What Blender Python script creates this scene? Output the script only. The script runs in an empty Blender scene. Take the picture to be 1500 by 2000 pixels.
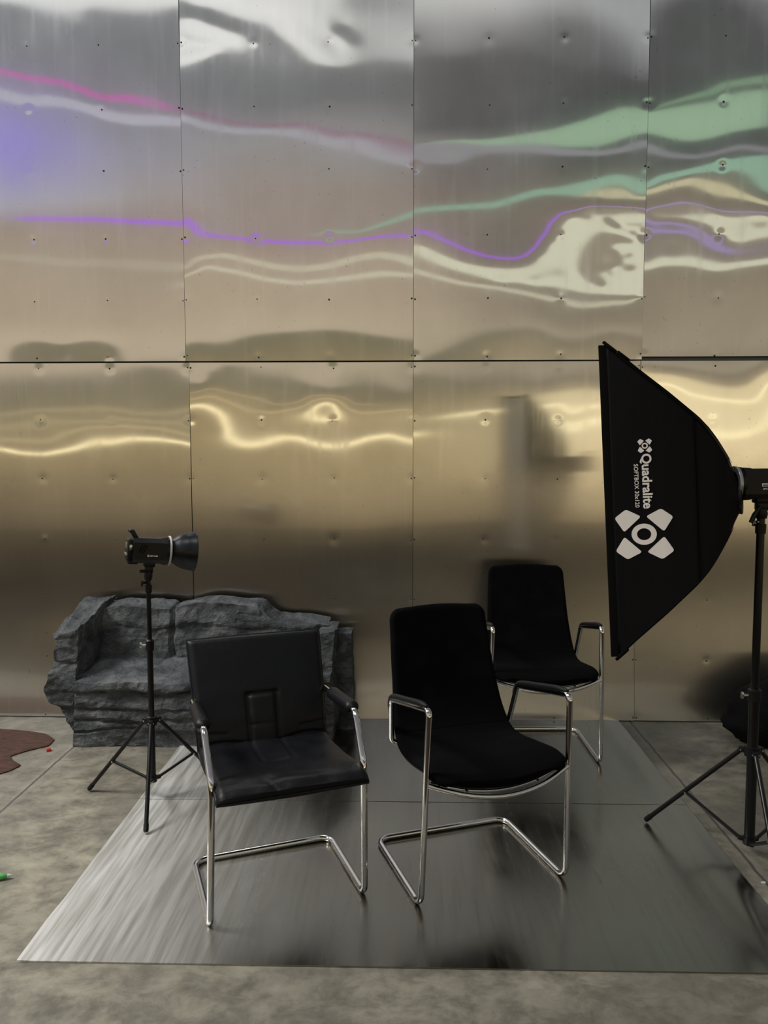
import bpy, bmesh, math, random
import numpy as np
from mathutils import Vector, Matrix, noise

random.seed(7)
R = math.radians
sc = bpy.context.scene
COL = sc.collection

# ------------------------------------------------------------------ camera
CH = 1.4992                       # lens height
PITCH, YAW, ROLL = 4.3447, 1.4556, -0.0368
FOC = 1500.0                      # focal length in pixels of the 1500x2000 frame
def cam_axes():
    p, y, r = R(PITCH), R(YAW), R(ROLL)
    f = np.array([-math.sin(y)*math.cos(p), math.cos(y)*math.cos(p), -math.sin(p)])
    rt = np.cross(f, [0, 0, 1]); rt /= np.linalg.norm(rt); up = np.cross(rt, f)
    return rt*math.cos(r)+up*math.sin(r), -rt*math.sin(r)+up*math.cos(r), f
RT, UP, FW = cam_axes()
cd = bpy.data.cameras.new('camera'); cam = bpy.data.objects.new('camera', cd); COL.objects.link(cam)
cd.sensor_fit = 'VERTICAL'; cd.sensor_height = 36.0; cd.lens = 36.0*FOC/2000.0
cd.clip_start = 0.05; cd.clip_end = 200
cam.matrix_world = Matrix(((RT[0], UP[0], -FW[0], 0), (RT[1], UP[1], -FW[1], 0), (RT[2], UP[2], -FW[2], CH), (0, 0, 0, 1)))
sc.camera = cam
sc.view_settings.view_transform = 'Standard'; sc.view_settings.look = 'None'
sc.view_settings.exposure = 0.0; sc.view_settings.gamma = 1.0
sc.view_settings.use_curve_mapping = False
try:
    sc.cycles.caustics_reflective = False; sc.cycles.caustics_refractive = False
    sc.cycles.sample_clamp_indirect = 4.0; sc.cycles.max_bounces = 8
except Exception: pass

WALL_Y = 4.27
HALL_Y = -3.0                     # row of lamps behind the camera
X0, SW, ZS = 0.0525, 1.2452, 2.0067   # centre seam, sheet width, height of the lower sheets

def wall_pt(px, py):              # where the sight line through a photo pixel meets the wall
    d = FW+RT*((px-750)/FOC)+UP*((1000-py)/FOC); t = WALL_Y/d[1]
    return d[0]*t, CH+d[2]*t
def hall_pt(px, py, hy=HALL_Y):   # where a flat mirror would send that line in the hall behind
    x, z = wall_pt(px, py); k = (WALL_Y+(WALL_Y-hy))/WALL_Y
    return Vector((x*k, hy, CH+(z-CH)*k))
def lin(c):
    return tuple(((v/255)/12.92 if v/255 <= .04045 else ((v/255+.055)/1.055)**2.4) for v in c)

# ------------------------------------------------------------------ world: the dim hall around the set
W = bpy.data.worlds.new('hall'); sc.world = W; W.use_nodes = True
nt = W.node_tree; nt.nodes.clear()
def N(t, **k):
    n = nt.nodes.new(t)
    for a, b in k.items(): setattr(n, a, b)
    return n
def M_(op, a, b=None, c=None, clamp=False):
    n = N('ShaderNodeMath', operation=op); n.use_clamp = clamp
    for i, v in enumerate((a, b, c)):
        if v is None: continue
        if isinstance(v, (int, float)): n.inputs[i].default_value = v
        else: nt.links.new(v, n.inputs[i])
    return n.outputs[0]
tc = N('ShaderNodeTexCoord'); sp = N('ShaderNodeSeparateXYZ'); nt.links.new(tc.outputs['Generated'], sp.inputs[0])
dx, dy, dz = sp.outputs
hyp = M_('SQRT', M_('ADD', M_('MULTIPLY', dy, dy), M_('MULTIPLY', M_('MULTIPLY', dx, dx), .15)))
hyp = M_('MAXIMUM', hyp, .02)
nz = N('ShaderNodeTexNoise'); nz.inputs['Scale'].default_value = 3.0; nz.inputs['Detail'].default_value = 3
mp = N('ShaderNodeMapping'); mp.inputs['Scale'].default_value = (1, 1, 4); nt.links.new(tc.outputs['Generated'], mp.inputs[0]); nt.links.new(mp.outputs[0], nz.inputs['Vector'])
T = M_('ADD', M_('DIVIDE', dz, hyp), M_('MULTIPLY', M_('SUBTRACT', nz.outputs[0], .5), .012))
U = M_('DIVIDE', dx, hyp)
ROWS = {
 -0.50: [(0, (228, 230, 230)), (30, (218, 220, 220)), (50, (110, 113, 118)), (200, (128, 128, 136)), (300, (150, 150, 162)), (368, (160, 160, 168)), (405, (165, 165, 168)), (450, (150, 138, 124)), (600, (165, 150, 130)), (714, (185, 170, 148)), (728, (118, 112, 95)), (795, (122, 114, 92)), (830, (142, 126, 96)), (900, (140, 124, 92)), (950, (112, 98, 76)), (1020, (92, 80, 66)), (1080, (80, 68, 55)), (1200, (62, 55, 48))],
 -0.12: [(0, (235, 235, 233)), (30, (225, 225, 222)), (52, (112, 114, 114)), (200, (108, 109, 110)), (300, (140, 138, 135)), (380, (146, 134, 124)), (450, (150, 135, 122)), (600, (168, 154, 132)), (714, (182, 168, 145)), (728, (105, 101, 82)), (795, (125, 114, 88)), (860, (150, 132, 98)), (950, (140, 122, 88)), (1020, (112, 96, 72)), (1080, (85, 72, 56)), (1200, (66, 58, 50))],
 0.08: [(0, (195, 195, 194)), (50, (165, 165, 164)), (95, (120, 119, 119)), (115, (88, 86, 86)), (230, (84, 82, 83)), (300, (104, 98, 97)), (380, (114, 104, 99)), (450, (118, 108, 96)), (600, (142, 130, 112)), (690, (150, 140, 118)), (728, (116, 110, 92)), (795, (134, 122, 94)), (880, (165, 148, 112)), (950, (160, 142, 105)), (1020, (140, 122, 88)), (1080, (100, 84, 60)), (1200, (66, 57, 48))],
 0.21: [(0, (155, 157, 158)), (50, (100, 101, 102)), (110, (74, 74, 75)), (200, (72, 76, 74)), (300, (74, 78, 75)), (380, (100, 100, 90)), (450, (112, 104, 92)), (600, (132, 122, 104)), (690, (150, 140, 120)), (728, (120, 112, 95)), (780, (150, 136, 110)), (810, (218, 200, 158)), (900, (228, 208, 164)), (980, (220, 196, 150)), (1030, (160, 138, 100)), (1080, (92, 77, 56)), (1200, (58, 50, 42))],
}
_m = ROWS[-0.12]; ROWS[-0.045] = [(0, (172, 173, 172)), (36, (160, 161, 160)), (62, (108, 109, 109))]+[r_ for r_ in _m if r_[0] > 100]; ROWS = dict(sorted(ROWS.items()))
TLO, THI = -0.5, 1.1
def row_t(py): x, z = wall_pt(781, py); return (z-CH)/WALL_Y
ramps = []
for u0, rows in ROWS.items():
    cr = N('ShaderNodeValToRGB'); el = cr.color_ramp.elements
    stops = [((row_t(py)-TLO)/(THI-TLO), lin(c)) for py, c in rows]
    stops += [(.74, lin((120, 122, 124))), (1.0, lin((96, 98, 100)))]
    stops.sort(key=lambda s: s[0])
    while len(el) > 1: el.remove(el[-1])
    for i, (p, c) in enumerate(stops):
        e = el[0] if i == 0 else el.new(p)
        e.position = p; e.color = (*[v/.74 for v in c], 1)
    fac = M_('DIVIDE', M_('SUBTRACT', T, TLO), THI-TLO, clamp=True)
    nt.links.new(fac, cr.inputs[0]); ramps.append((u0, cr.outputs[0]))
cur = ramps[0][1]
for (ua, _), (ub, c2) in zip(ramps, ramps[1:]):
    mr = N('ShaderNodeMapRange', interpolation_type='SMOOTHSTEP'); nt.links.new(U, mr.inputs[0])
    mr.inputs[1].default_value = ua; mr.inputs[2].default_value = ub
    mx = N('ShaderNodeMix', data_type='RGBA'); nt.links.new(mr.outputs[0], mx.inputs[0])
    nt.links.new(cur, mx.inputs[6]); nt.links.new(c2, mx.inputs[7]); cur = mx.outputs[2]
gx = M_('DIVIDE', M_('SUBTRACT', U, (15-781)/1500), .085); gt = M_('DIVIDE', M_('SUBTRACT', T, row_t(292)), .052)
gl = M_('EXPONENT', M_('MULTIPLY', M_('ADD', M_('MULTIPLY', gx, gx), M_('MULTIPLY', gt, gt)), -1.0))
ad = N('ShaderNodeMix', data_type='RGBA'); nt.links.new(gl, ad.inputs[0]); nt.links.new(cur, ad.inputs[6]); ad.inputs[7].default_value = (.36, .29, .85, 1); cur = ad.outputs[2]
bg = N('ShaderNodeBackground'); bg.inputs[1].default_value = 1.0
nt.links.new(cur, bg.inputs[0]); wo = N('ShaderNodeOutputWorld'); nt.links.new(bg.outputs[0], wo.inputs[0])

def area(name, loc, target, size, power, col=(1, 1, 1), size_y=None, spread=None):
    l = bpy.data.lights.new(name, 'AREA'); l.size = size; l.energy = power; l.color = col
    if spread: l.spread = R(spread)
    if size_y: l.shape = 'RECTANGLE'; l.size_y = size_y
    o = bpy.data.objects.new(name, l); COL.objects.link(o); o.location = loc
    o.rotation_euler = (Vector(target)-Vector(loc)).to_track_quat('-Z', 'Y').to_euler(); return o
area('hall_light_left', (-4.6, 2.4, 4.6), (-1.1, 2.7, 0), 1.6, 58, (1, .975, .92), 1.6, 75)
area('hall_light_front', (-1.5, 1.2, 6.8), (-.3, 2.2, 0), 1.6, 60, (1, .97, .9))

# ------------------------------------------------------------------ helpers
def tag(o, label=None, cat=None, group=None, kind=None):
    if label: o['label'] = label
    if cat: o['category'] = cat
    if group: o['group'] = group
    if kind: o['kind'] = kind
    return o
def empty(name, loc=(0, 0, 0), rot=(0, 0, 0), **k):
    o = bpy.data.objects.new(name, None); COL.objects.link(o); o.empty_display_size = .1
    o.location = loc; o.rotation_euler = rot; return tag(o, **k)
def mobj(name, V, Fc, mat, parent=None, smooth=True, loc=None):
    me = bpy.data.meshes.new(name); me.from_pydata([tuple(v) for v in V], [], [tuple(f) for f in Fc]); me.update()
    if smooth: me.polygons.foreach_set('use_smooth', [True]*len(me.polygons))
    o = bpy.data.objects.new(name, me); COL.objects.link(o)
    if mat: me.materials.append(mat)
    if parent: o.parent = parent
    if loc: o.location = loc
    return o
class MB:
    def __init__(s): s.V = []; s.F = []
    def add(s, V, Fc):
        b = len(s.V); s.V += [tuple(v) for v in V]; s.F += [tuple(i+b for i in f) for f in Fc]; return s
    def box(s, c, d, bev=.0, rot=None):
        bm = bmesh.new(); bmesh.ops.create_cube(bm, size=1)
        for v in bm.verts: v.co = Vector((v.co.x*d[0], v.co.y*d[1], v.co.z*d[2]))
        if bev: bmesh.ops.bevel(bm, geom=bm.edges[:], offset=bev, segments=2, affect='EDGES', profile=.5)
        if rot: bmesh.ops.rotate(bm, verts=bm.verts, cent=(0, 0, 0), matrix=rot)
        bm.verts.index_update(); bm.faces.ensure_lookup_table()
        s.add([v.co+Vector(c) for v in bm.verts], [[v.index for v in f.verts] for f in bm.faces]); bm.free(); return s
    def tube(s, pts, r, n=14, closed=False, cap=True):
        P = [Vector(p) for p in pts]; m = len(P); rs = r if isinstance(r, (list, tuple)) else [r]*m
        T_ = []
        for i in range(m):
            if closed: t = P[(i+1) % m]-P[i-1]
            else: t = P[min(i+1, m-1)]-P[max(i-1, 0)]
            T_.append(t.normalized())
        a = Vector((0, 0, 1)) if abs(T_[0].z) < .9 else Vector((1, 0, 0))
        u = (a-T_[0]*a.dot(T_[0])).normalized(); V = []
        us = []
        for i in range(m):
            u = (u-T_[i]*u.dot(T_[i])).normalized(); us.append(u)
        for i in range(m):
            w = T_[i].cross(us[i])
            for k in range(n):
                an = 2*math.pi*k/n; V.append(P[i]+(us[i]*math.cos(an)+w*math.sin(an))*rs[i])
        Fc = []
        for i in range(m if closed else m-1):
            j = (i+1) % m
            for k in range(n): Fc.append((i*n+k, i*n+(k+1) % n, j*n+(k+1) % n, j*n+k))
        if cap and not closed: Fc += [tuple(range(n))[::-1], tuple((m-1)*n+k for k in range(n))]
        return s.add(V, Fc)
    def lathe(s, prof, axis='X', n=40, c=(0, 0, 0)):   # prof: (distance along axis, radius)
        V = []; Fc = []
        for a, r in prof:
            for k in range(n):
                an = 2*math.pi*k/n; p, q = r*math.cos(an), r*math.sin(an)
                v = {'X': (a, p, q), 'Y': (p, a, q), 'Z': (p, q, a)}[axis]; V.append(Vector(v)+Vector(c))
        for i in range(len(prof)-1):
            for k in range(n): Fc.append((i*n+k, i*n+(k+1) % n, (i+1)*n+(k+1) % n, (i+1)*n+k))
        return s.add(V, Fc)
    def build(s, name, mat, parent=None, smooth=True, auto=True):
        o = mobj(name, s.V, s.F, mat, parent, smooth)
        bm = bmesh.new(); bm.from_mesh(o.data); bmesh.ops.recalc_face_normals(bm, faces=bm.faces)
        if smooth and auto:
            for e in bm.edges:
                if len(e.link_faces) == 2 and e.calc_face_angle(0) > R(38): e.smooth = False
        bm.to_mesh(o.data); bm.free(); return o
def fillet(pts, rad, seg=7):
    P = [Vector(p) for p in pts]; out = [P[0]]
    for i in range(1, len(P)-1):
        r = rad[i-1] if isinstance(rad, (list, tuple)) else rad
        a, b = (P[i-1]-P[i]), (P[i+1]-P[i]); la, lb = a.length, b.length; a.normalize(); b.normalize()
        ang = a.angle(b); d = min(r/math.tan(ang/2), la*.49, lb*.49)
        p0, p1 = P[i]+a*d, P[i]+b*d
        rr = d*math.tan(ang/2); cdir = (a+b).normalized(); cen = P[i]+cdir*(rr/math.sin(ang/2))
        v0, v1 = p0-cen, p1-cen; th = v0.angle(v1)
        for k in range(seg+1):
            f = k/seg; out.append(cen+(v0*math.sin((1-f)*th)+v1*math.sin(f*th))/math.sin(th))
    out.append(P[-1]); return out
def setxy(o, v): o.location = v; return o

# ------------------------------------------------------------------ materials
def mat(name, base=(.5, .5, .5), rough=.5, metal=0., **k):
    m = bpy.data.materials.new(name); m.use_nodes = True; b = m.node_tree.nodes['Principled BSDF']
    b.inputs['Base Color'].default_value = (*base, 1); b.inputs['Roughness'].default_value = rough; b.inputs['Metallic'].default_value = metal
    for a, v in k.items(): b.inputs[a.replace('_', ' ')].default_value = v
    return m
class NT:
    def __init__(s, m): s.t = m.node_tree; s.b = s.t.nodes['Principled BSDF']; s.tc = s.t.nodes.new('ShaderNodeTexCoord')
    def n(s, ty, **k):
        n = s.t.nodes.new(ty)
        for a, v in k.items(): setattr(n, a, v)
        return n
    def l(s, a, b): s.t.links.new(a, b)
    def noise(s, scale=(1, 1, 1), sc_=5, det=4, rough=.5, dist=0, coord='Object', loc=(0, 0, 0), rot=(0, 0, 0)):
        m = s.n('ShaderNodeMapping'); m.inputs['Scale'].default_value = scale; m.inputs['Location'].default_value = loc; m.inputs['Rotation'].default_value = rot
        s.l(s.tc.outputs[coord], m.inputs[0]); x = s.n('ShaderNodeTexNoise'); s.l(m.outputs[0], x.inputs['Vector'])
        x.inputs['Scale'].default_value = sc_; x.inputs['Detail'].default_value = det; x.inputs['Roughness'].default_value = rough; x.inputs['Distortion'].default_value = dist
        return x.outputs[0]
    def ramp(s, src, stops):
        r = s.n('ShaderNodeValToRGB'); s.l(src, r.inputs[0]); el = r.color_ramp.elements
        while len(el) > 1: el.remove(el[-1])
        for i, (p, c) in enumerate(stops):
            e = el[0] if i == 0 else el.new(p)
            e.position = p; e.color = (*c, 1) if isinstance(c, tuple) else (c, c, c, 1)
        return r.outputs[0]
    def rng(s, src, a, b, c, d):
        r = s.n('ShaderNodeMapRange'); s.l(src, r.inputs[0])
        for i, v in enumerate((a, b, c, d)): r.inputs[i+1].default_value = v
        return r.outputs[0]
    def math(s, op, a, b=0.):
        r = s.n('ShaderNodeMath', operation=op)
        for i, v in enumerate((a, b)):
            if isinstance(v, (int, float)): r.inputs[i].default_value = v
            else: s.l(v, r.inputs[i])
        return r.outputs[0]
    def mix(s, f, a, b, mode='MIX'):
        r = s.n('ShaderNodeMix', data_type='RGBA', blend_type=mode)
        for i, v in ((0, f), (6, a), (7, b)):
            if isinstance(v, (int, float)): r.inputs[i].default_value = v
            elif isinstance(v, tuple): r.inputs[i].default_value = (*v, 1)
            else: s.l(v, r.inputs[i])
        return r.outputs[2]
    def bump(s, h, strength=.3, dist=.01, prev=None):
        r = s.n('ShaderNodeBump'); r.inputs['Strength'].default_value = strength; r.inputs['Distance'].default_value = dist
        s.l(h, r.inputs['Height'])
        if prev: s.l(prev, r.inputs['Normal'])
        return r.outputs[0]
    def set(s, k, v): s.l(v, s.b.inputs[k])

# polished sheet metal of the wall: brushed grain, hazy upright smears, fine scratches
def wall_metal(name, base_r, seed, haze_r=.25, haze=.4, scuffed=False):
    m = mat(name, (.76, .755, .74), base_r, 1.0); q = NT(m)
    streak = q.noise((9, 1, .55), 2.2, 5, .62, 0, loc=(seed, 0, seed))
    blot = q.noise((1, 1, .8), 2.4, 4, .6, .4, loc=(seed*3, 0, 0))
    s1 = q.rng(streak, .5, .78, 0, 1); s2 = q.rng(blot, .45, .7, 0, 1)
    r = q.math('ADD', base_r, q.math('MULTIPLY', q.math('MULTIPLY', s1, s2), .08)); q.set('Roughness', r)
    # upright grain spreads the mirror image sideways
    q.b.inputs['Anisotropic'].default_value = .95
    t = q.n('ShaderNodeCombineXYZ'); t.inputs[0].default_value = 1.0; q.set('Tangent', t.outputs[0])
    col = q.mix(q.rng(blot, .3, .75, 0, 1), (.71, .70, .68), (.80, .795, .785))
    col = q.mix(q.rng(streak, .55, .7, 0, .25), col, (.86, .86, .86))
    pb = q.n('ShaderNodeBsdfPrincipled'); pb.inputs['Metallic'].default_value = 1; pb.inputs['Roughness'].default_value = haze_r; pb.inputs['Anisotropic'].default_value = .9
    q.l(t.outputs[0], pb.inputs['Tangent'])
    grit = q.noise((1, 1, 1), 55, 2, .5); spot = q.rng(grit, .71, .75, 0, 1)
    col = q.mix(q.math('MULTIPLY', spot, .35), col, (.25, .23, .2)); q.set('Base Color', col)
    q.l(col, pb.inputs['Base Color']); ms = q.n('ShaderNodeMixShader'); out = next(n for n in q.t.nodes if n.type == 'OUTPUT_MATERIAL')
    hz_ = q.rng(q.math('ADD', s1, s2), 0, 2, haze, min(1, haze+.35))
    if scuffed:                    # the sheets are duller where people and props brush against them
        so_ = q.n('ShaderNodeSeparateXYZ'); q.l(q.tc.outputs['Object'], so_.inputs[0])
        wz_ = q.math('ADD', so_.outputs[2], q.math('MULTIPLY', q.math('SUBTRACT', blot, .5), .35))
        wear = q.rng(wz_, 1.58, 1.30, 0, 1); hz_ = q.math('MAXIMUM', hz_, q.math('MULTIPLY', wear, .78)); q.l(q.rng(wear, 0, 1, .24, .29), pb.inputs['Roughness'])
    q.l(hz_, ms.inputs[0]); q.l(q.b.outputs[0], ms.inputs[1]); q.l(pb.outputs[0], ms.inputs[2]); q.l(ms.outputs[0], out.inputs[0])
    return m
M = {}
M['wallmetal_hi'] = wall_metal('upper_wall_metal', .065, 1.7, .18, .25)
M['wallmetal_lo'] = wall_metal('lower_wall_metal', .09, 4.1, .30, .25, True)
M['backing'] = mat('backing', (.018, .017, .016), .8)
M['rivet'] = mat('rivet', (.75, .74, .7), .22, 1.)
M['rivet_dark'] = mat('rivet_hole', (.03, .028, .025), .6)

m = M['floormetal'] = mat('floor_metal', (.5, .5, .49), .25, 1.); q = NT(m)
sm = q.noise((1.2, .55, 1), 3.2, 7, .62, .8); sm2 = q.noise((1, 1, 1), 1.1, 4, .6, .2, loc=(3, 1, 0))
hair = q.noise((26, 1.3, 1), 1.6, 3, .6, .15, rot=(0, 0, -.45))
edge = q.n('ShaderNodeSeparateXYZ'); q.l(q.tc.outputs['Object'], edge.inputs[0])
left_sheen = q.rng(q.math('ADD', edge.outputs[0], q.math('MULTIPLY', sm, .5)), -.95, -.1, 1, 0)
rr = q.math('ADD', q.rng(sm, .35, .7, .16, .30), q.math('MULTIPLY', left_sheen, .26)); rr = q.math('ADD', rr, q.math('MULTIPLY', q.rng(hair, .5, .75, 0, 1), .07))
q.set('Roughness', rr)
col = q.mix(q.rng(sm, .3, .7, 0, 1), (.26, .25, .215), (.37, .36, .325)); col = q.mix(q.rng(sm2, .35, .65, 0, .6), col, (.28, .255, .22))
col = q.mix(q.math('MULTIPLY', left_sheen, q.rng(hair, .35, .62, .2, .9)), col, (.85, .85, .84)); q.set('Base Color', col); q.set('Metallic', q.rng(left_sheen, 0, 1, 1, .3))  # left side whitened in the colour, standing in for light scattered off its scuffs

m = M['concrete'] = mat('concrete', (.13, .12, .1), .5); q = NT(m)
n1 = q.noise((1, 1, 1), 1.3, 8, .62, .6); n2 = q.noise((1, 1.3, 1), 7.0, 9, .70, .3, loc=(5, 2, 0)); n3 = q.noise((1, 1, 1), 40, 3, .6)
c = q.ramp(n2, [(.36, (.11, .101, .078)), (.47, (.19, .176, .137)), (.54, (.275, .255, .20)), (.66, (.38, .355, .28))])
c = q.mix(q.rng(n1, .38, .62, .75, 0), c, (.135, .128, .106)); c = q.mix(q.rng(n3, .3, .8, .0, .3), c, (.36, .335, .275))
c = q.mix(q.rng(n1, .6, .75, 0, .35), c, (.29, .235, .18))
so = q.n('ShaderNodeSeparateXYZ'); q.l(q.tc.outputs['Object'], so.inputs[0])
wob = q.math('MULTIPLY', q.math('SUBTRACT', q.noise((1, 1, 1), 9, 4, .7), .5), .018)
for k, (xj, w_) in enumerate(((-1.69, .007), (1.272, .008))):
    d = q.math('ABSOLUTE', q.math('ADD', q.math('SUBTRACT', so.outputs[0], xj), wob))
    c = q.mix(q.rng(d, w_*.5, w_, 1, 0), c, (.012, .011, .01))
    c = q.mix(q.rng(d, w_*2, w_*5, .2, 0), c, (.38, .35, .30))
c = q.mix(q.rng(so.outputs[1], 1.70, 1.71, 1, 0), c, (.045, .033, .024))   # invented dark floor out of view, added to darken the wall's reflections
q.set('Base Color', c); hall = q.rng(so.outputs[1], 1.70, 1.71, 1, 0); q.set('Roughness', q.math('MAXIMUM', q.rng(n2, .3, .7, .34, .6), q.math('MULTIPLY', hall, .95))); q.set('Specular IOR Level', q.rng(hall, 0, 1, .5, .05)); q.set('Normal', q.bump(n2, .25, .01, q.bump(n3, .12, .004)))

M['chrome'] = mat('chrome', (.80, .79, .77), .07, 1.)
m = M['leather'] = mat('black_leather', (.0055, .006, .008), .40, 0., Specular_IOR_Level=.24); q = NT(m)
vo = q.n('ShaderNodeTexVoronoi'); vo.inputs['Scale'].default_value = 260; q.l(q.tc.outputs['Object'], vo.inputs['Vector'])
q.set('Normal', q.bump(vo.outputs[0], .18, .0012, q.bump(q.noise((1, 1, 1), 14, 4, .6, 1.0), .35, .004)))
q.set('Roughness', q.rng(q.noise((1, 1, 1), 8, 3), .3, .7, .36, .5))
m = M['fabric'] = mat('black_fabric', (.0025, .0025, .003), .95, 0., Specular_IOR_Level=.08); q = NT(m)
q.set('Normal', q.bump(q.noise((1, 1, 1), 500, 2), .3, .001))
q.set('Base Color', q.mix(q.rng(q.noise((1, 1, 1), 6, 3), .55, .75, 0, 1), (.0022, .0022, .0028), (.0045, .0045, .0055)))
M['armpad'] = mat('arm_pad_black', (.006, .006, .007), .5, Specular_IOR_Level=.3)
M['shell_edge'] = mat('seat_underside', (.02, .018, .015), .35)
M['plastic'] = mat('black_plastic', (.006, .006, .0065), .42, Specular_IOR_Level=.3)
M['standblack'] = mat('stand_black', (.005, .005, .0055), .3, .0, Specular_IOR_Level=.4)
M['dish'] = mat('dish_satin_black', (.012, .014, .018), .34, .5)
M['dish_in'] = mat('dish_silver', (.7, .7, .7), .3, 1.)
M['whitering'] = mat('white_ring', (.62, .61, .57), .5)
M['metalring'] = mat('grey_ring', (.42, .43, .42), .35, .6)
M['steel'] = mat('steel', (.6, .6, .58), .25, 1.)
M['screen'] = mat('grey_screen', (.12, .12, .12), .2)
m = M['softblack'] = mat('softbox_nylon', (.003, .003, .0038), .62, 0., Specular_IOR_Level=.14); q = NT(m)
q.set('Normal', q.bump(q.noise((2, .6, .6), 5, 4, .5, 1.2), .25, .012))
M['softedge'] = mat('softbox_piping', (.0015, .0015, .0015), .8, Specular_IOR_Level=.1)
M['print'] = mat('white_print', (.92, .87, .83), .7)
M['diffuser'] = mat('diffuser', (.42, .40, .36), .8)

m = M['rock'] = mat('grey_rock', (.1, .11, .115), .85); q = NT(m)
r1 = q.noise((1, 1, 1.6), 5, 8, .7, .5); r2 = q.noise((1, 1, 1), 45, 5, .7)
c = q.ramp(r1, [(.34, (.035, .040, .046)), (.5, (.09, .099, .109)), (.64, (.20, .213, .222))]); c = q.mix(q.rng(r2, .55, .75, 0, .35), c, (.24, .25, .25))
q.set('Base Color', c); q.set('Normal', q.bump(r1, .9, .03, q.bump(r2, 1.0, .014)))
m = M['hide'] = mat('brown_hide', (.09, .035, .02), .8); q = NT(m)
h1 = q.noise((3, 14, 1), 5, 6, .7, .4, rot=(0, 0, .25)); q.set('Base Color', q.ramp(h1, [(.3, (.022, .010, .007)), (.5, (.075, .032, .019)), (.7, (.14, .065, .04))])); q.set('Normal', q.bump(h1, .8, .01))
M['red'] = mat('red_plastic', (.6, .05, .03), .4); M['green'] = mat('green_plastic', (.10, .42, .12), .45); M['white'] = mat('white_plastic', (.75, .75, .72), .5)
m = M['bag'] = mat('bag_fabric', (.003, .003, .0035), .85, Specular_IOR_Level=.12); q = NT(m); q.set('Normal', q.bump(q.noise((1, 1, 1), 9, 4, .6, 1), .6, .03))

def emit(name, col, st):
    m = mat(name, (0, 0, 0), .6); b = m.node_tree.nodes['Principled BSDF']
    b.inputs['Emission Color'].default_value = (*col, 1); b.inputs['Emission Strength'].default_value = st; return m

# ------------------------------------------------------------------ floor
fl = MB().add([(-9, -6, 0), (9, -6, 0), (9, 4.45, 0), (-9, 4.45, 0), (-9, -6, -.2), (9, -6, -.2), (9, 4.45, -.2), (-9, 4.45, -.2)],
              [(0, 1, 2, 3), (7, 6, 5, 4), (0, 4, 5, 1), (1, 5, 6, 2), (2, 6, 7, 3), (3, 7, 4, 0)]).build('floor', M['concrete'], smooth=False)
tag(fl, 'mottled olive grey concrete floor with two long joints', 'floor', kind='structure')

# ------------------------------------------------------------------ the wall of bent metal sheets
# Each sheet is warped.  A curve gives the places on a sheet whose slope throws the eye onto one lamp row of the hall.
def seg_y(pts):
    xs = [p[0] for p in pts]; ys = [p[1] for p in pts]
    return lambda x: float(np.interp(x, xs, ys))
L_PINK = seg_y([(-40, 148), (800, 300)])
L_WHITE = seg_y([(-40, 190), (360, 243), (800, 310), (1250, 285), (1540, 296)])
L_G1 = seg_y([(812, 312), (1260, 240), (1540, 208)])
L_G0 = seg_y([(1262, 212), (1540, 155)])
L_G2 = seg_y([(600, 438), (800, 418), (1260, 362), (1540, 322)])
L_PUR = seg_y([(40, 432), (600, 458), (1540, 480)])
def const(v): return lambda x: v
A_, B_, TOP, CRY, BND = const(515), const(548), const(42), const(388), const(722)
C1, C2, C2B, C3 = const(800), const(818), const(836), const(864)

SHEETS = {}
SHEETS['U1'] = ((0, 362, 0, 703), [
 (TOP, [(0, 18), (50, 25), (90, 33), (130, 38), (155, 40), (175, 27), (200, 28), (260, 30), (300, 30), (350, 22)]),
 (const(12), [(0, 0), (90, 6), (140, 10), (250, 4), (350, 2)]), (const(80), [(30, 75), (150, 72), (200, 62), (320, 65)]),
 (L_PINK, [(0, 138), (50, 150), (120, 160), (170, 178), (200, 190), (250, 190), (300, 200), (355, 217)]),
 (L_WHITE, [(0, 182), (30, 192), (60, 198), (90, 195), (130, 200), (180, 213), (220, 228), (260, 234), (310, 234), (355, 237)]),
 (const(300), [(20, 290), (200, 295), (340, 300)]), (const(372), [(0, 370), (100, 368), (200, 366), (300, 360)]),
 (L_PUR, [(10, 427), (50, 426), (150, 427), (200, 428), (260, 432), (358, 436)]),
 (A_, [(0, 500), (60, 505), (120, 512), (200, 513), (260, 516), (320, 520), (355, 522)]),
 (B_, [(0, 527), (60, 537), (120, 542), (190, 547), (230, 558), (280, 563), (330, 560), (360, 555)]),
 (const(620), [(20, 625), (180, 630), (340, 630)]), (const(690), [(10, 672), (120, 668), (250, 672), (350, 680)]),
 (const(740), [(60, 690), (75, 686), (100, 690), (155, 690), (185, 688)]), (const(708), [(130, 692), (10, 700), (250, 698), (340, 698)])])
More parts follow.
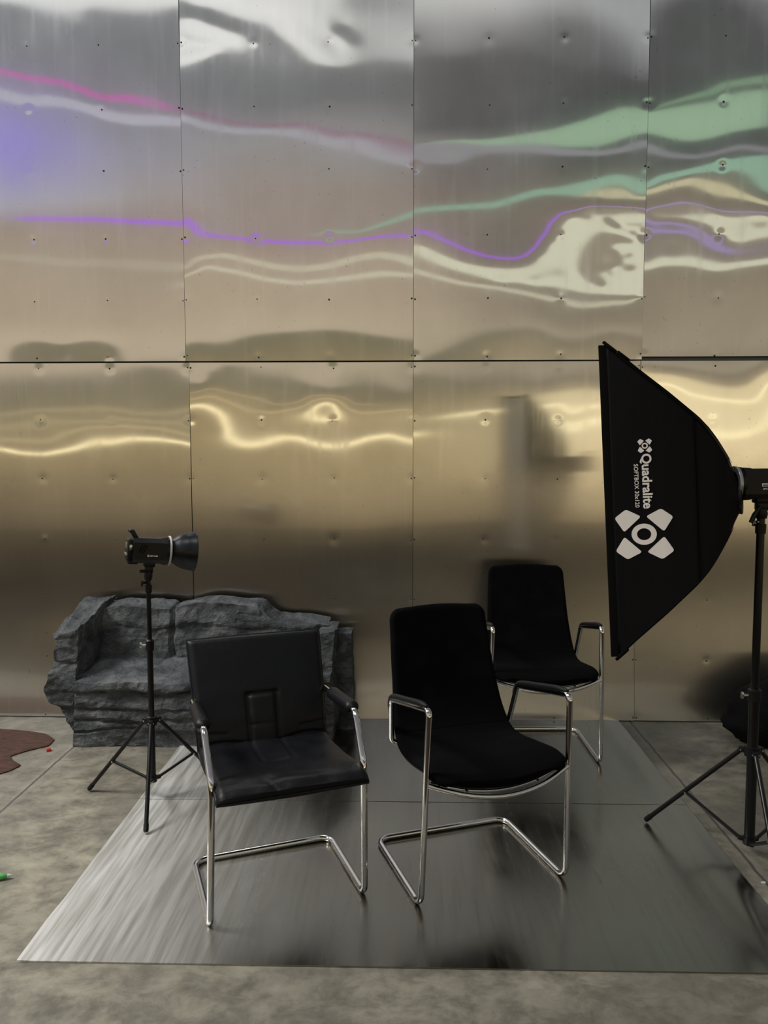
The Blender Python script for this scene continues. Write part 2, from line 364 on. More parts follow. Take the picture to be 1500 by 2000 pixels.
SHEETS['U2'] = ((362, 807, 0, 703), [
 (const(12), [(385, 4), (450, 12), (520, 20), (580, 30), (600, 60), (630, 80), (650, 100), (480, 4), (560, 5)]),
 (TOP, [(355, 8), (400, 17), (450, 33), (480, 40), (520, 48), (570, 77), (610, 98), (640, 113), (658, 118), (669, 105), (656, 75), (641, 50), (650, 38), (700, 55), (750, 90), (807, 102)]),
 (const(33), [(690, 20), (740, 40), (790, 60), (700, 5), (790, 5)]),
 (const(70), [(380, 24), (420, 38), (450, 48), (520, 70), (560, 92), (420, 108), (480, 105), (665, 55), (690, 80)]),
 (const(18), [(372, 42), (395, 54), (420, 68), (448, 84), (362, 99)]), (const(52), [(355, 30), (470, 92), (400, 84), (365, 72)]),
 (const(105), [(400, 130), (500, 130), (600, 140), (680, 140), (790, 135)]),
 (L_PINK, [(362, 219), (400, 222), (450, 238), (520, 245), (590, 243), (640, 255), (700, 263), (760, 275), (805, 290)]),
 (L_WHITE, [(362, 231), (400, 244), (460, 255), (530, 256), (590, 262), (640, 275), (690, 277), (740, 300), (780, 312), (805, 316)]),
 (const(345), [(380, 340), (500, 335), (640, 345), (790, 350)]), (const(400), [(400, 395), (560, 405), (690, 400)]),
 (L_G2, [(610, 458), (700, 452), (760, 434), (807, 417)]),
 (L_PUR, [(365, 430), (375, 436), (384, 448), (400, 458), (480, 467), (560, 473), (640, 474), (700, 468), (750, 461), (805, 459)]),
 (A_, [(366, 522), (378, 508), (400, 502), (440, 498), (490, 510), (540, 521), (590, 525), (640, 520), (700, 503), (740, 497), (780, 503), (805, 512)]),
 (B_, [(372, 534), (400, 522), (460, 530), (520, 545), (580, 552), (640, 548), (700, 540), (750, 534), (805, 537)]),
 (const(620), [(400, 610), (580, 610), (780, 610)]),
 (BND, [(362, 690), (375, 680), (440, 682), (500, 670), (560, 665), (640, 662), (700, 668), (807, 678)]),
 (const(755), [(380, 695), (500, 695), (640, 695), (790, 696)])])
SHEETS['U3'] = ((807, 1258, 0, 703), [
 (const(10), [(830, 5), (1000, 10), (1150, 20)]), (const(60), [(830, 60), (950, 52), (1100, 60), (1220, 95)]),
 (const(98), [(820, 104), (900, 103), (1050, 103), (1100, 118), (1200, 132), (1255, 152)]),
 (const(160), [(850, 150), (1000, 150), (1150, 180)]),
 (L_G1, [(815, 312), (880, 303), (970, 276), (1040, 266), (1100, 262), (1170, 248), (1250, 240)]),
 (const(205), [(820, 240), (950, 232), (1050, 215), (1140, 205), (1220, 190)]),
 (L_WHITE, [(815, 287), (900, 284), (1000, 289), (1100, 298), (1170, 300), (1220, 291), (1255, 279)]),
 (const(340), [(850, 340), (1000, 340), (1100, 335), (1200, 325)]),
 (L_G2, [(810, 413), (900, 405), (970, 400), (1010, 386), (1050, 373), (1100, 370), (1150, 360), (1200, 350), (1230, 355), (1255, 366)]),
 (CRY, [(1135, 383), (1180, 377), (1220, 380), (1250, 389)]), (const(428), [(900, 425), (1000, 430), (1080, 405), (1160, 397), (1220, 400)]),
 (L_PUR, [(812, 452), (830, 452), (870, 470), (910, 488), (950, 500), (990, 504), (1020, 500), (1046, 480), (1068, 452), (1085, 428), (1100, 416)]),
 (A_, [(820, 486), (860, 505), (900, 520), (950, 530), (1000, 535), (1040, 530), (1060, 505), (1080, 480), (1100, 450), (1120, 430), (1150, 412), (1190, 408), (1230, 412),
       (1080, 545), (1080, 515), (1110, 500), (1112, 475), (1140, 445), (1170, 430), (1120, 552), (1150, 562), (1190, 570), (1235, 573), (1190, 447)]),
 (const(508), [(1040, 545), (980, 546), (1100, 530)]), (const(494), [(1120, 421), (1150, 421), (1185, 426), (1210, 440), (1235, 455)]),
 (const(534), [(1145, 505), (1160, 485), (1180, 470), (1200, 462), (1140, 528), (1155, 545), (1175, 555), (1210, 512), (1195, 520), (1225, 437), (1240, 425), (1230, 525), (1235, 472)]),
 (A_, [(1205, 483), (1225, 478), (1215, 494), (1240, 497), (1185, 535), (1200, 530), (1195, 548), (1215, 556), (1235, 530), (1240, 445)]),
 (const(534), [(815, 516), (870, 533), (930, 549), (1000, 556), (1060, 562), (1120, 572), (1190, 580), (1240, 581)]),
 (B_, [(815, 530), (850, 540), (900, 553), (970, 562), (1050, 575), (1120, 590), (1170, 595), (1220, 592), (1252, 586)]),
 (const(600), [(830, 590), (950, 610), (1100, 628), (1220, 625)]),
 (const(690), [(830, 680), (950, 650), (1050, 645), (1200, 650)]), (const(735), [(900, 698), (1050, 690), (1200, 694)])])
SHEETS['U4'] = ((1258, 1540, 0, 703), [
 (const(20), [(1290, 5), (1500, 5)]), (const(60), [(1275, 50), (1480, 40)]), (const(120), [(1350, 40), (1420, 50), (1310, 100), (1380, 130), (1480, 120)]),
 (L_G0, [(1270, 213), (1330, 195), (1390, 178), (1420, 163), (1460, 157), (1500, 153), (1540, 152)]),
 (L_G1, [(1265, 232), (1300, 240), (1350, 241), (1400, 238), (1450, 228), (1500, 212), (1540, 205)]),
 (const(160), [(1290, 170), (1400, 148)]),
 (L_WHITE, [(1268, 288), (1310, 302), (1360, 305), (1400, 297), (1450, 288), (1500, 292)]),
 (L_G2, [(1265, 362), (1290, 348), (1340, 337), (1380, 328), (1420, 320), (1500, 318)]),
 (CRY, [(1265, 374), (1310, 362), (1350, 352), (1390, 364), (1430, 380), (1500, 400)]),
 (const(440), [(1280, 397), (1330, 383), (1370, 392), (1400, 402)]),
 (A_, [(1285, 414), (1330, 406), (1380, 414), (1420, 440), (1450, 452), (1480, 450), (1490, 425), (1440, 465)]),
 (L_PUR, [(1264, 436), (1300, 436), (1350, 441), (1375, 456), (1385, 474), (1410, 487), (1450, 491), (1500, 484)]),
 (const(498), [(1280, 470), (1320, 465), (1350, 480), (1310, 488), (1400, 502)]),
 (A_, [(1262, 516), (1300, 507), (1350, 512), (1400, 523), (1450, 518), (1500, 513), (1540, 512)]),
 (const(572), [(1300, 545), (1400, 555), (1500, 550)]), (const(620), [(1300, 612), (1450, 600)]), (const(695), [(1300, 690), (1450, 690)])])
SHEETS['L1'] = ((0, 378, 708, 1395), [
 (const(710), [(20, 716), (150, 714), (300, 712)]), (const(724), [(0, 734), (60, 734), (150, 730), (220, 727), (290, 718), (330, 722), (375, 737)]),
 (const(745), [(40, 755), (200, 752), (340, 750)]),
 (C1, [(0, 810), (60, 803), (120, 800), (190, 796), (230, 800), (263, 806), (324, 806), (372, 799)]),
 (C2, [(0, 834), (76, 829), (86, 823), (121, 824), (200, 823), (300, 824), (370, 826)]),
 (C2B, [(0, 858), (60, 861), (91, 861), (126, 845), (167, 834), (228, 831), (304, 836), (340, 843), (372, 852)]),
 (C3, [(0, 877), (40, 885), (81, 887), (132, 878), (187, 863), (213, 864), (253, 857), (304, 858), (355, 864)]),
 (const(930), [(30, 930), (200, 925), (340, 920)]), (const(1000), [(100, 1000), (300, 1000)]), (const(1100), [(50, 1090), (300, 1095)]),
 (const(1128), [(0, 1135), (100, 1128), (200, 1122), (300, 1130), (370, 1115)]), (const(1170), [(50, 1165), (300, 1170)]), (const(1095), [(100, 1210), (300, 1205)]), (const(1112), [(100, 1290), (300, 1300)]), (const(1160), [(100, 1385), (300, 1385)])])
SHEETS['L2'] = ((378, 807, 708, 1395), [
 (const(710), [(395, 725), (450, 710), (580, 714), (700, 714), (620, 728)]),
 (const(724), [(378, 744), (392, 747), (410, 727), (430, 718), (450, 717), (500, 728), (560, 733), (610, 745), (640, 745), (690, 735), (807, 731)]),
 (const(748), [(420, 742), (480, 748), (560, 752), (640, 762), (720, 760), (790, 770)]),
 (C1, [(380, 766), (405, 758), (435, 764), (481, 774), (512, 780), (530, 788), (547, 790), (582, 785), (690, 788), (740, 790)]),
 (C2B, [(507, 806), (537, 804), (583, 796), (608, 784), (638, 777), (664, 784)]),
 (const(849), [(560, 836), (620, 846), (690, 847), (760, 834), (800, 842)]), (const(843), [(690, 806), (740, 808), (790, 803)]), (const(885), [(560, 884), (650, 894), (740, 880), (800, 886)]),
 (C3, [(380, 793), (405, 798), (426, 809), (436, 827), (442, 847), (456, 861), (481, 868), (512, 865), (552, 855), (582, 856), (618, 867), (653, 871), (684, 867), (719, 856), (760, 851), (805, 862)]),
 (const(852), [(470, 830), (500, 840)]), (const(880), [(400, 850), (415, 840)]),
 (const(930), [(420, 930), (600, 935), (760, 930)]), (const(1000), [(450, 1000), (700, 1010)]), (const(1100), [(420, 1090), (600, 1080), (760, 1070)]),
 (const(1128), [(390, 1122), (500, 1125), (620, 1130)]), (const(1095), [(450, 1210), (700, 1205)]), (const(1112), [(450, 1290), (700, 1300)]), (const(1160), [(450, 1385), (700, 1385)])])
SHEETS['L3'] = ((807, 1240, 708, 1395), [
 (const(712), [(850, 720), (1000, 725), (1180, 722)]), (const(728), [(820, 733), (920, 742), (1050, 745), (1180, 738)]), (const(775), [(850, 770), (1000, 765), (1150, 755)]),
 (C2B, [(855, 816), (920, 808), (1000, 800), (1060, 795), (1092, 790), (1108, 802), (1125, 805), (1150, 796), (1200, 790), (1230, 788)]),
 (const(826), [(1110, 786), (1125, 787)]),
 (C3, [(1028, 835), (1080, 833), (1100, 828), (1120, 838), (1140, 828), (1175, 824), (1230, 824)]),
 (const(850), [(900, 830), (960, 825)]), (const(853), [(1080, 812), (1150, 812), (1210, 808)]),
 (const(905), [(880, 890), (1000, 885), (1150, 880)]), (const(1000), [(850, 990), (1000, 985), (1150, 990)]), (const(1100), [(850, 1090), (1000, 1085), (1180, 1080)]), (const(1095), [(850, 1210), (1200, 1205)]), (const(1112), [(850, 1290), (1200, 1300)]), (const(1160), [(850, 1385), (1200, 1385)])])
SHEETS['L4'] = ((1240, 1540, 708, 1395), [
 (const(715), [(1300, 716), (1480, 718)]), (C2B, [(1300, 748), (1325, 757), (1350, 770), (1400, 780), (1450, 785), (1485, 780), (1498, 760), (1510, 745)]),
 (const(760), [(1400, 745), (1460, 745)]), (const(852), [(1330, 800), (1400, 815), (1460, 812)]),
 (C3, [(1400, 850), (1450, 850), (1500, 832)]), (const(868), [(1480, 848)]), (const(920), [(1300, 900), (1450, 905)]), (const(1000), [(1300, 1000), (1480, 1000)]), (const(1100), [(1300, 1090), (1480, 1090)]), (const(1095), [(1300, 1210), (1480, 1205)]), (const(1112), [(1300, 1290), (1480, 1300)]), (const(1160), [(1300, 1385), (1480, 1385)])])

def resample(pts, step=26):
    out = [pts[0]]
    for a, b in zip(pts, pts[1:]):
        d = math.dist(a, b)
        if d > 90 or b[0] < a[0]-120: out.append(b); continue
        k = max(1, round(d/step))
        for i in range(1, k+1): out.append((a[0]+(b[0]-a[0])*i/k, a[1]+(b[1]-a[1])*i/k))
    return out
def tps(P, v, Q, lam):
    def K(a, b):
        d2 = ((a[:, None, :]-b[None, :, :])**2).sum(-1); return .5*d2*np.log(d2+1e-12)
    n = len(P); A = np.zeros((n+3, n+3)); A[:n, :n] = K(P, P)+lam*np.eye(n); A[:n, n] = 1; A[:n, n+1:] = P; A[n:, :n] = A[:n, n:].T
    w = np.linalg.solve(A, np.concatenate([v, np.zeros(3)])); out = np.empty(len(Q))
    for i in range(0, len(Q), 8000): q_ = Q[i:i+8000]; out[i:i+8000] = K(q_, P)@w[:n]+w[n]+q_@w[n+1:]
    return out
def to_px(x, z):
    d = np.stack([x, np.full_like(x, WALL_Y), z-CH], -1); zz = d@FW
    return 750+FOC*(d@RT)/zz, 1000-FOC*(d@UP)/zz
def make_sheet(key, x0, x1, z0, z1, material, rivets, seed):
    g = .0085 if key else .03
    nx, nz_ = int((x1-x0)/g), int((z1-z0)/g)
    xs = np.linspace(x0+.0012, x1-.0012, nx+1); zs = np.linspace(z0, z1, nz_+1); X, Z = np.meshgrid(xs, zs, indexing='ij')
    if key:
        (a, b, c_, d_), curves = SHEETS[key]; P = []; V = []
        for fn, pts in curves:
            if len(pts) > 3 and fn not in (): pts = resample(pts)
            for (px, py) in pts: P.append((px, py)); V.append(fn(px)-py)
        P = np.array(P, float); V = np.array(V, float)
        bx = [a-30, (a+b)/2, b+30]
        extra = [(x, y) for x in bx for y in ((-120,) if key[0] == 'U' else ())]
        P = np.concatenate([P, np.array(extra, float).reshape(-1, 2)]); V = np.concatenate([V, np.zeros(len(extra))])
        px, py = to_px(X, Z); Q = np.stack([px.ravel(), np.clip(py.ravel(), -160, 1420)], -1)
        S = np.array([1/160., 1/90.])
        off = tps(P*S, V, Q*S, .004).reshape(X.shape); off = np.clip(off, -240, 85)
        ty = py+off
        # flat-mirror target in the hall for row ty
        dd = FW[None, None]+RT*((px-750)/FOC)[..., None]+UP*((1000-ty)/FOC)[..., None]
        t = WALL_Y/dd[..., 1]; wx = dd[..., 0]*t; wz = CH+dd[..., 2]*t; k = (2*WALL_Y-HALL_Y)/WALL_Y
        TX, TZ = X*k, CH+(wz-CH)*k
        to_c = np.stack([-X, np.full_like(X, -WALL_Y), CH-Z], -1); to_c /= np.linalg.norm(to_c, axis=-1, keepdims=True)
        to_t = np.stack([TX-X, np.full_like(X, HALL_Y-WALL_Y), TZ-Z], -1); to_t /= np.linalg.norm(to_t, axis=-1, keepdims=True)
        nn = to_c+to_t; hz = nn[..., 2]/nn[..., 1]*-1.0   # dh/dz, h measured towards the room
        hz = -hz
        dz_ = zs[1]-zs[0]; H = np.zeros_like(X); H[:, 1:] = np.cumsum((hz[:, 1:]+hz[:, :-1])*.5*dz_, axis=1)
        H *= 1.0
        lo, hi = (0, nz_+1)
        H -= H.mean(axis=1, keepdims=True) if key[0] == 'U' else (.5*H[:, :int(nz_*.12)].mean(axis=1, keepdims=True)+.5*H[:, -int(nz_*.08):].mean(axis=1, keepdims=True))
    else:
        rg = np.random.RandomState(seed); H = np.zeros_like(X)
        for _ in range(6):
            fx, fz = rg.uniform(.2, .6), rg.uniform(.8, 2.2); H += .0035*np.sin(fx*6.28*X+rg.uniform(0, 6))*np.sin(fz*3.14*Z+rg.uniform(0, 6))
    rg = np.random.RandomState(seed+5)
    for rx, rz in rivets:
        A = rg.uniform(-.0007, .0004) if key else .0; s_ = rg.uniform(.012, .02)
        H += A*np.exp(-((X-rx)**2+(Z-rz)**2)/(2*s_*s_))
    Yv = WALL_Y-H
    co = np.stack([X, Yv, Z], -1).reshape(-1, 3)
    idx = np.arange((nx+1)*(nz_+1)).reshape(nx+1, nz_+1)
    f = np.stack([idx[:-1, :-1], idx[1:, :-1], idx[1:, 1:], idx[:-1, 1:]], -1).reshape(-1, 4)
    # back face and rim give the sheet its thickness
    ring = np.concatenate([idx[:, 0], idx[-1, 1:], idx[-2::-1, -1], idx[0, -2:0:-1]]); n0 = len(co)
    rim1 = co[ring].copy(); rim2 = co[ring]+[0, .002, 0]; m_ = len(ring)
    co = np.concatenate([co, rim1, rim2]); a = np.arange(m_); b = (a+1) % m_
    f = np.concatenate([f, np.stack([n0+a, n0+m_+a, n0+m_+b, n0+b], -1)])
    me = bpy.data.meshes.new('metal_sheet'); me.vertices.add(len(co)); me.vertices.foreach_set('co', co.ravel().astype(np.float32))
    me.loops.add(f.size); me.loops.foreach_set('vertex_index', f.ravel().astype(np.int32)); me.polygons.add(len(f))
    me.polygons.foreach_set('loop_start', np.arange(0, f.size, 4, dtype=np.int32)); me.polygons.foreach_set('use_smooth', np.ones(len(f), bool))
    me.update(calc_edges=True); me.validate(); me.materials.append(material)
    o = bpy.data.objects.new('metal_sheet', me); COL.objects.link(o)
    print('SHEET', key, 'h range', H.min().round(4), H.max().round(4))
    def hh(x, z):
        i = min(nx, max(0, int(round((x-x0)/(x1-x0)*nx)))); j = min(nz_, max(0, int(round((z-z0)/(z1-z0)*nz_)))); return Yv[i, j]
    return o, hh
wall = MB().box((0, 4.40, 3.9), (16, .12, 7.8)).build('wall_back', M['backing'], smooth=False)
tag(wall, 'tall wall clad in rippled polished metal sheets', 'wall', kind='structure')
riv = MB().lathe([(-.0035, .0005), (-.0032, .003), (-.0015, .0048), (0, .0055), (.003, .0055)], 'Y', 12)
rivmesh = riv.build('rivet', M['rivet']); rivdark = rivmesh.data.copy(); rivdark.materials.clear(); rivdark.materials.append(M['rivet_dark'])
first_rivet = [rivmesh]
ZU = [2.035, 2.34, 2.674, 3.03, 3.36, 3.695, 4.03, 4.36]; ZL = [.02, .345, .683, 1.018, 1.36, 1.685, 1.975]
for col in range(-6, 6):
    for row in (0, 1, 2):
        xa = X0+(col)*SW; xb = xa+SW
        if row == 1 and col == -1: xa -= .012
        if row == 1 and col == -2: xb -= .012
        if row == 1 and col == 1: xb += .010
        if row == 1 and col == 2: xa += .010
        vis = -2 <= col <= 1 and row < 2; key = None
        if vis: key = ('U' if row else 'L')+str(col+3)
        za, zb = ((.006, ZS-.003), (ZS+(.020 if col >= 1 else .004), 4.5), (4.506, 7.4))[row]
        rx = [xa+.009, xa+.40, xa+.80, xb-.009]; zz = ZU if row else ZL
        rvs = [(x, z) for x in rx for z in zz]
        o, hh = make_sheet(key, xa, xb, za, zb, M['wallmetal_hi' if row else 'wallmetal_lo'], rvs, 11*col+row+90)
        o.parent = wall
        if vis:
            for (x, z) in rvs:
                if z > 4.0: continue
                if random.random() < .12: continue
                dark = random.random() < .3
                if first_rivet: r_ = first_rivet.pop()
                else: r_ = rivmesh.copy(); COL.objects.link(r_)
                if dark: r_.data = rivdark
                else: r_.data = rivmesh.data if r_ is not rivmesh else r_.data
                x2 = x+random.uniform(-.006, .006) if .02 < x-xa < xb-xa-.02 else x; z2 = z+random.uniform(-.006, .006)
                r_.parent = o; r_.location = (x2, hh(x2, z2)-.0005, z2); s_ = random.uniform(.6, 1.05); r_.scale = (s_, 1, s_)
# thin cover strip along the horizontal joint and at the foot of the wall
MB().box((0, WALL_Y+.058, ZS+.008), (15, .004, .03))\
   .build('joint_strip', mat('joint_strip', (.10, .12, .16), .35, .8), wall, smooth=False)

# ------------------------------------------------------------------ lamps of the hall, seen only mirrored in the wall
LED_N = [0]
def led(label, col, st, pts, half, cat='light tube', group=None, hy=HALL_Y, name='led_tube'):
    LED_N[0] += 1; hy = hy-.05*(LED_N[0] % 12); m = emit(name+'_glow', col, st); P = [hall_pt(x, y, hy) for x, y in pts]
    k = (2*WALL_Y-hy)/WALL_Y*WALL_Y/FOC*1.02
    V = []; Fc = []
    hs = half if isinstance(half, (list, tuple)) else [half]*len(P)
    for p, h in zip(P, hs):
        h = h*k*.5
        for dy_, s_ in ((0, 1), (0, -1), (-.03, -1), (-.03, 1)): V.append((p.x, p.y+dy_, p.z+h*s_))
    n = len(P)
    for i in range(n-1):
        for j in range(4): Fc.append((i*4+j, i*4+(j+1) % 4, i*4+4+(j+1) % 4, i*4+4+j))
    Fc += [(3, 2, 1, 0), tuple((n-1)*4+j for j in range(4))]
    cen = sum(P, Vector())/n
    V = [(Vector(v)-cen) for v in V]
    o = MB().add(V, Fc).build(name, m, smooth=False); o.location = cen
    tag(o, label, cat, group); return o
def ln(fn, a, b, k=4): return [(a+(b-a)*i/k, fn(a+(b-a)*i/k)) for i in range(k+1)]
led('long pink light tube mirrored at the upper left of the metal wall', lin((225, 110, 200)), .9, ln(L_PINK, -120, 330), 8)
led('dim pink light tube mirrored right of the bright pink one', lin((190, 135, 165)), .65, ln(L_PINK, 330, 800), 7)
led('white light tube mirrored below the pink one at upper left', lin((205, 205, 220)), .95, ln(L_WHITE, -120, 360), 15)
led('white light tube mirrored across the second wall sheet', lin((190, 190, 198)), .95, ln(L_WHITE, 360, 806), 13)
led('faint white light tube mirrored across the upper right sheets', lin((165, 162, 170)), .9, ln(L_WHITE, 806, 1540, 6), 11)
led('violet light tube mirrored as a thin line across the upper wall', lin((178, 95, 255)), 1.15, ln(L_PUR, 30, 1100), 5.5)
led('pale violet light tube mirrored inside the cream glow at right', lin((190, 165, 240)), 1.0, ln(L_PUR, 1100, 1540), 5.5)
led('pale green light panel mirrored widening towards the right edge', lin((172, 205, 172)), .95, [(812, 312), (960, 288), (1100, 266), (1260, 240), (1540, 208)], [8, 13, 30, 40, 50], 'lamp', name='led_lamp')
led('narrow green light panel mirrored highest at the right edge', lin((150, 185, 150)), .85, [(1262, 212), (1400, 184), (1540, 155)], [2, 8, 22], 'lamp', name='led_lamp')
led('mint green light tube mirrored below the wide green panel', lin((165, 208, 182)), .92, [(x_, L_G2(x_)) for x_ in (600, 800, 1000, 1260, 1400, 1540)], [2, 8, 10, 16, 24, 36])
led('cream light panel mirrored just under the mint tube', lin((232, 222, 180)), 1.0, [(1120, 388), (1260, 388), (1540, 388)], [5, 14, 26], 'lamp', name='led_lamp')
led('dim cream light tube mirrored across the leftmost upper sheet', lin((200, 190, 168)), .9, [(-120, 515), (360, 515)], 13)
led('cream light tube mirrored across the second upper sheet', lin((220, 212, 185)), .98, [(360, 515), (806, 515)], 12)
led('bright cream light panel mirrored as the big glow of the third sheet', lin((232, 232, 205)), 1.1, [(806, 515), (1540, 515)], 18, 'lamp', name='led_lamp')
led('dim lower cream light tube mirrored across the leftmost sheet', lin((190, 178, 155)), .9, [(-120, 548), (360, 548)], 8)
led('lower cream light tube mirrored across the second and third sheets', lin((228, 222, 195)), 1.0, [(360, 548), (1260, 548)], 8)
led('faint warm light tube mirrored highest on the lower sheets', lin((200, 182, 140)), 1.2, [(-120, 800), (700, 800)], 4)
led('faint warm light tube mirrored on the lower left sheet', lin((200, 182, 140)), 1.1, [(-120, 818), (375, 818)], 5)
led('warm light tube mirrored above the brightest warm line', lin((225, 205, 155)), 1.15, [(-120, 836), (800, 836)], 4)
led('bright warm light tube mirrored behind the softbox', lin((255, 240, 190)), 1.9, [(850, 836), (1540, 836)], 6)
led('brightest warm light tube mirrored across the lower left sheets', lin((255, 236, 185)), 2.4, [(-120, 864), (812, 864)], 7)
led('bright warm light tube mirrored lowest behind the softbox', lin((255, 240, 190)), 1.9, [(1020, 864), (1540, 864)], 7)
led('unseen white light tube added behind the camera for a pale band low on the wall', lin((200, 195, 180)), 2.2, [(-120, 1128), (640, 1128)], 14, hy=-1.35)  # added glow with no known lamp, makes the pale band low at left

# ------------------------------------------------------------------ metal floor sheets
def floor_sheet(x0, x1, y0, y1, lip, seed, z=.003):
    g = .02; nx, ny = int((x1-x0)/g), int((y1-y0)/g); V = []; Fc = []
    for i in range(nx+1):
        for j in range(ny+1):
            x = x0+(x1-x0)*i/nx; y = y0+(y1-y0)*j/ny
            h = .0013*(noise.noise(Vector((x*1.3+seed, y*1.6, 0)))+.6*noise.noise(Vector((x*3.1, y*2.6+seed, 4))))
            e = max(0, (x-(x1-.16))/.16); h += lip*(math.sin(e*math.pi)**2)
            el = max(0, ((x0+.05)-x)/.05); h += .002*el
            xx = x+(.006*noise.noise(Vector((y*5, seed, 1))) if i in (0, nx) else 0)
            V.append((xx, y, z+h+.0024))
    idx = lambda i, j: i*(ny+1)+j
    for i in range(nx):
        for j in range(ny): Fc.append((idx(i, j), idx(i+1, j), idx(i+1, j+1), idx(i, j+1)))
    ring = [idx(i, 0) for i in range(nx+1)]+[idx(nx, j) for j in range(1, ny+1)]+[idx(i, ny) for i in range(nx-1, -1, -1)]+[idx(0, j) for j in range(ny-1, 0, -1)]
    b = len(V); V += [V[r_] for r_ in ring]; V += [(V[r_][0], V[r_][1], .0005) for r_ in ring]; m_ = len(ring)
    for k in range(m_): Fc.append((b+k, b+m_+k, b+m_+(k+1) % m_, b+(k+1) % m_))
    return mobj('metal_floor_sheet', V, Fc, M['floormetal'])
o = floor_sheet(-1.1426, 1.2062, 2.1355, 3.199, .006, 1.0)
tag(o, 'scuffed metal sheet on the floor under the two front chairs', 'metal sheet')
o = floor_sheet(-1.1426, 1.2062, 3.2035, 4.255, .004, 7.0)
tag(o, 'scuffed metal sheet on the floor reaching back to the wall', 'metal sheet')
FZ = .006                          # top of the floor sheets

# ------------------------------------------------------------------ cushion surfaces
def pad(name, surf, nu, nv, thick, material, parent, round_=.12, bulge=None, both=True):
    """surf(u,v)->Vector, u in [-1,1], v in [0,1]; closed pad of given thickness with rounded rim"""
    def nrm(u, v):
        e = 1e-3; a = surf(min(u+e, 1), v)-surf(max(u-e, -1), v); b = surf(u, min(v+e, 1))-surf(u, max(v-e, 0)); n = a.cross(b)
        return n.normalized()
    def par(i, n):                 # denser near the ends
        t = i/n; return .5-.5*math.cos(math.pi*t) if False else t
    V = []; Fc = []; top = {}; bot = {}
    for i in range(nu+1):
        for j in range(nv+1):
            u = -1+2*i/nu; v = j/nv
            # squeeze parameters so rim rows lie close together
            u = math.sin(u*math.pi/2*.92)/math.sin(math.pi/2*.92); vv = math.sin((2*v-1)*math.pi/2*.92)/math.sin(math.pi/2*.92)*.5+.5
            p = surf(u, vv); n = nrm(u, vv)
            du = max(0, (abs(u)-(1-round_))/round_); dv = max(0, (abs(2*vv-1)-(1-round_))/round_)
            prof = math.sqrt(max(0, 1-min(1, du)**2))*math.sqrt(max(0, 1-min(1, dv)**2))
            bl = bulge(u, vv) if bulge else 0
            t = thick*.5*prof
            top[i, j] = len(V); V.append(p+n*(t+bl*prof))
            if i in (0, nu) or j in (0, nv): bot[i, j] = top[i, j]
            else: bot[i, j] = len(V); V.append(p-n*t)
    for i in range(nu):
        for j in range(nv):
            Fc.append((top[i, j], top[i+1, j], top[i+1, j+1], top[i, j+1])); Fc.append((bot[i, j+1], bot[i+1, j+1], bot[i+1, j], bot[i, j]))
    o = mobj(name, V, Fc, material, parent)
    bm = bmesh.new(); bm.from_mesh(o.data); bmesh.ops.recalc_face_normals(bm, faces=bm.faces); bm.to_mesh(o.data); bm.free()
    return o
def tube_path(P, n):
    """resample polyline of Vectors to n points"""
    L = [0]
    for a, b in zip(P, P[1:]): L.append(L[-1]+(b-a).length)
    out = []
    for k in range(n):
        d = L[-1]*k/(n-1); i = max(0, min(len(P)-2, next((q_ for q_ in range(len(L)-1) if L[q_+1] >= d), len(P)-2)))
        out.append(P[i].lerp(P[i+1], (d-L[i])/max(1e-9, L[i+1]-L[i])))
    return out
def smoothcurve(pts, n):           # Catmull-Rom through (a,b[,c]) tuples
    P = [Vector(p) for p in pts]; P = [P[0]*2-P[1]]+P+[P[-1]*2-P[-2]]; out = []
    m_ = len(P)-3
    for k in range(n+1):
        t = k/n*m_; i = min(int(t), m_-1); f = t-i; a, b, c_, d = P[i:i+4]
        out.append(.5*((2*b)+(c_-a)*f+(2*a-5*b+4*c_-d)*f*f+(3*b-a-3*c_+d)*f**3))
    return out
def curve_eval(pts):
    C_ = smoothcurve(pts, 200)
    return lambda t: C_[0] if t <= 0 else (C_[-1] if t >= 1 else C_[int(t*200)].lerp(C_[min(200, int(t*200)+1)], t*200-int(t*200)))

# ------------------------------------------------------------------ leather cantilever chair
root = empty('cantilever_chair', (-.443, 2.578, FZ), (0, 0, R(22.03)), label='black leather cantilever armchair with padded sleeves on its chrome arms', cat='chair')
r = .0115
half = lambda s: [(0, .215, r), (s*.257, .215, r), (s*.257, -.200, r), (s*.248, -.222, .468), (s*.254, -.118, .614), (s*.249, .255, .592), (s*.215, .285, .575)]
pr = half(1); pl = half(-1)
full = [pr[6], pr[5], pr[4], pr[3], pr[2], pr[1], pl[1], pl[2], pl[3], pl[4], pl[5], pl[6]]
path = fillet(full, [.04, .045, .09, .034, .045, .045, .034, .09, .045, .04], 8)
MB().tube(path, r, 18).build('frame', M['chrome'], root)
for s in (-1, 1):                  # short bracket that carries the seat
    MB().tube([(s*.246, -.214, .422), (s*.225, -.214, .418)], .007, 10).build('seat_bracket', M['chrome'], root)
    # padded sleeve
    a, b = Vector((s*.254, -.098, .615)), Vector((s*.2485, .150, .600)); V = MB()
    n_ = 26; pts = [a.lerp(b, k/n_) for k in range(n_+1)]; rs = [.0225*min(1, math.sqrt(max(.12, 1-(1-min(k, n_-k)/2.2)**2)) if min(k, n_-k) < 2.2 else 1) for k in range(n_+1)]
    V.tube(pts, rs, 22); ob = V.build('arm_sleeve', M['leather'], root)
    for v in ob.data.vertices:     # squash: wider than tall, seam underneath
        c_ = a.lerp(b, min(1, max(0, (v.co-a).dot((b-a).normalized())/(b-a).length))); v.co.x = c_.x+(v.co.x-c_.x)*1.12; v.co.z += .004
spine = curve_eval([(.178, .405), (.208, .50), (.248, .60), (.296, .70), (.342, .797)])
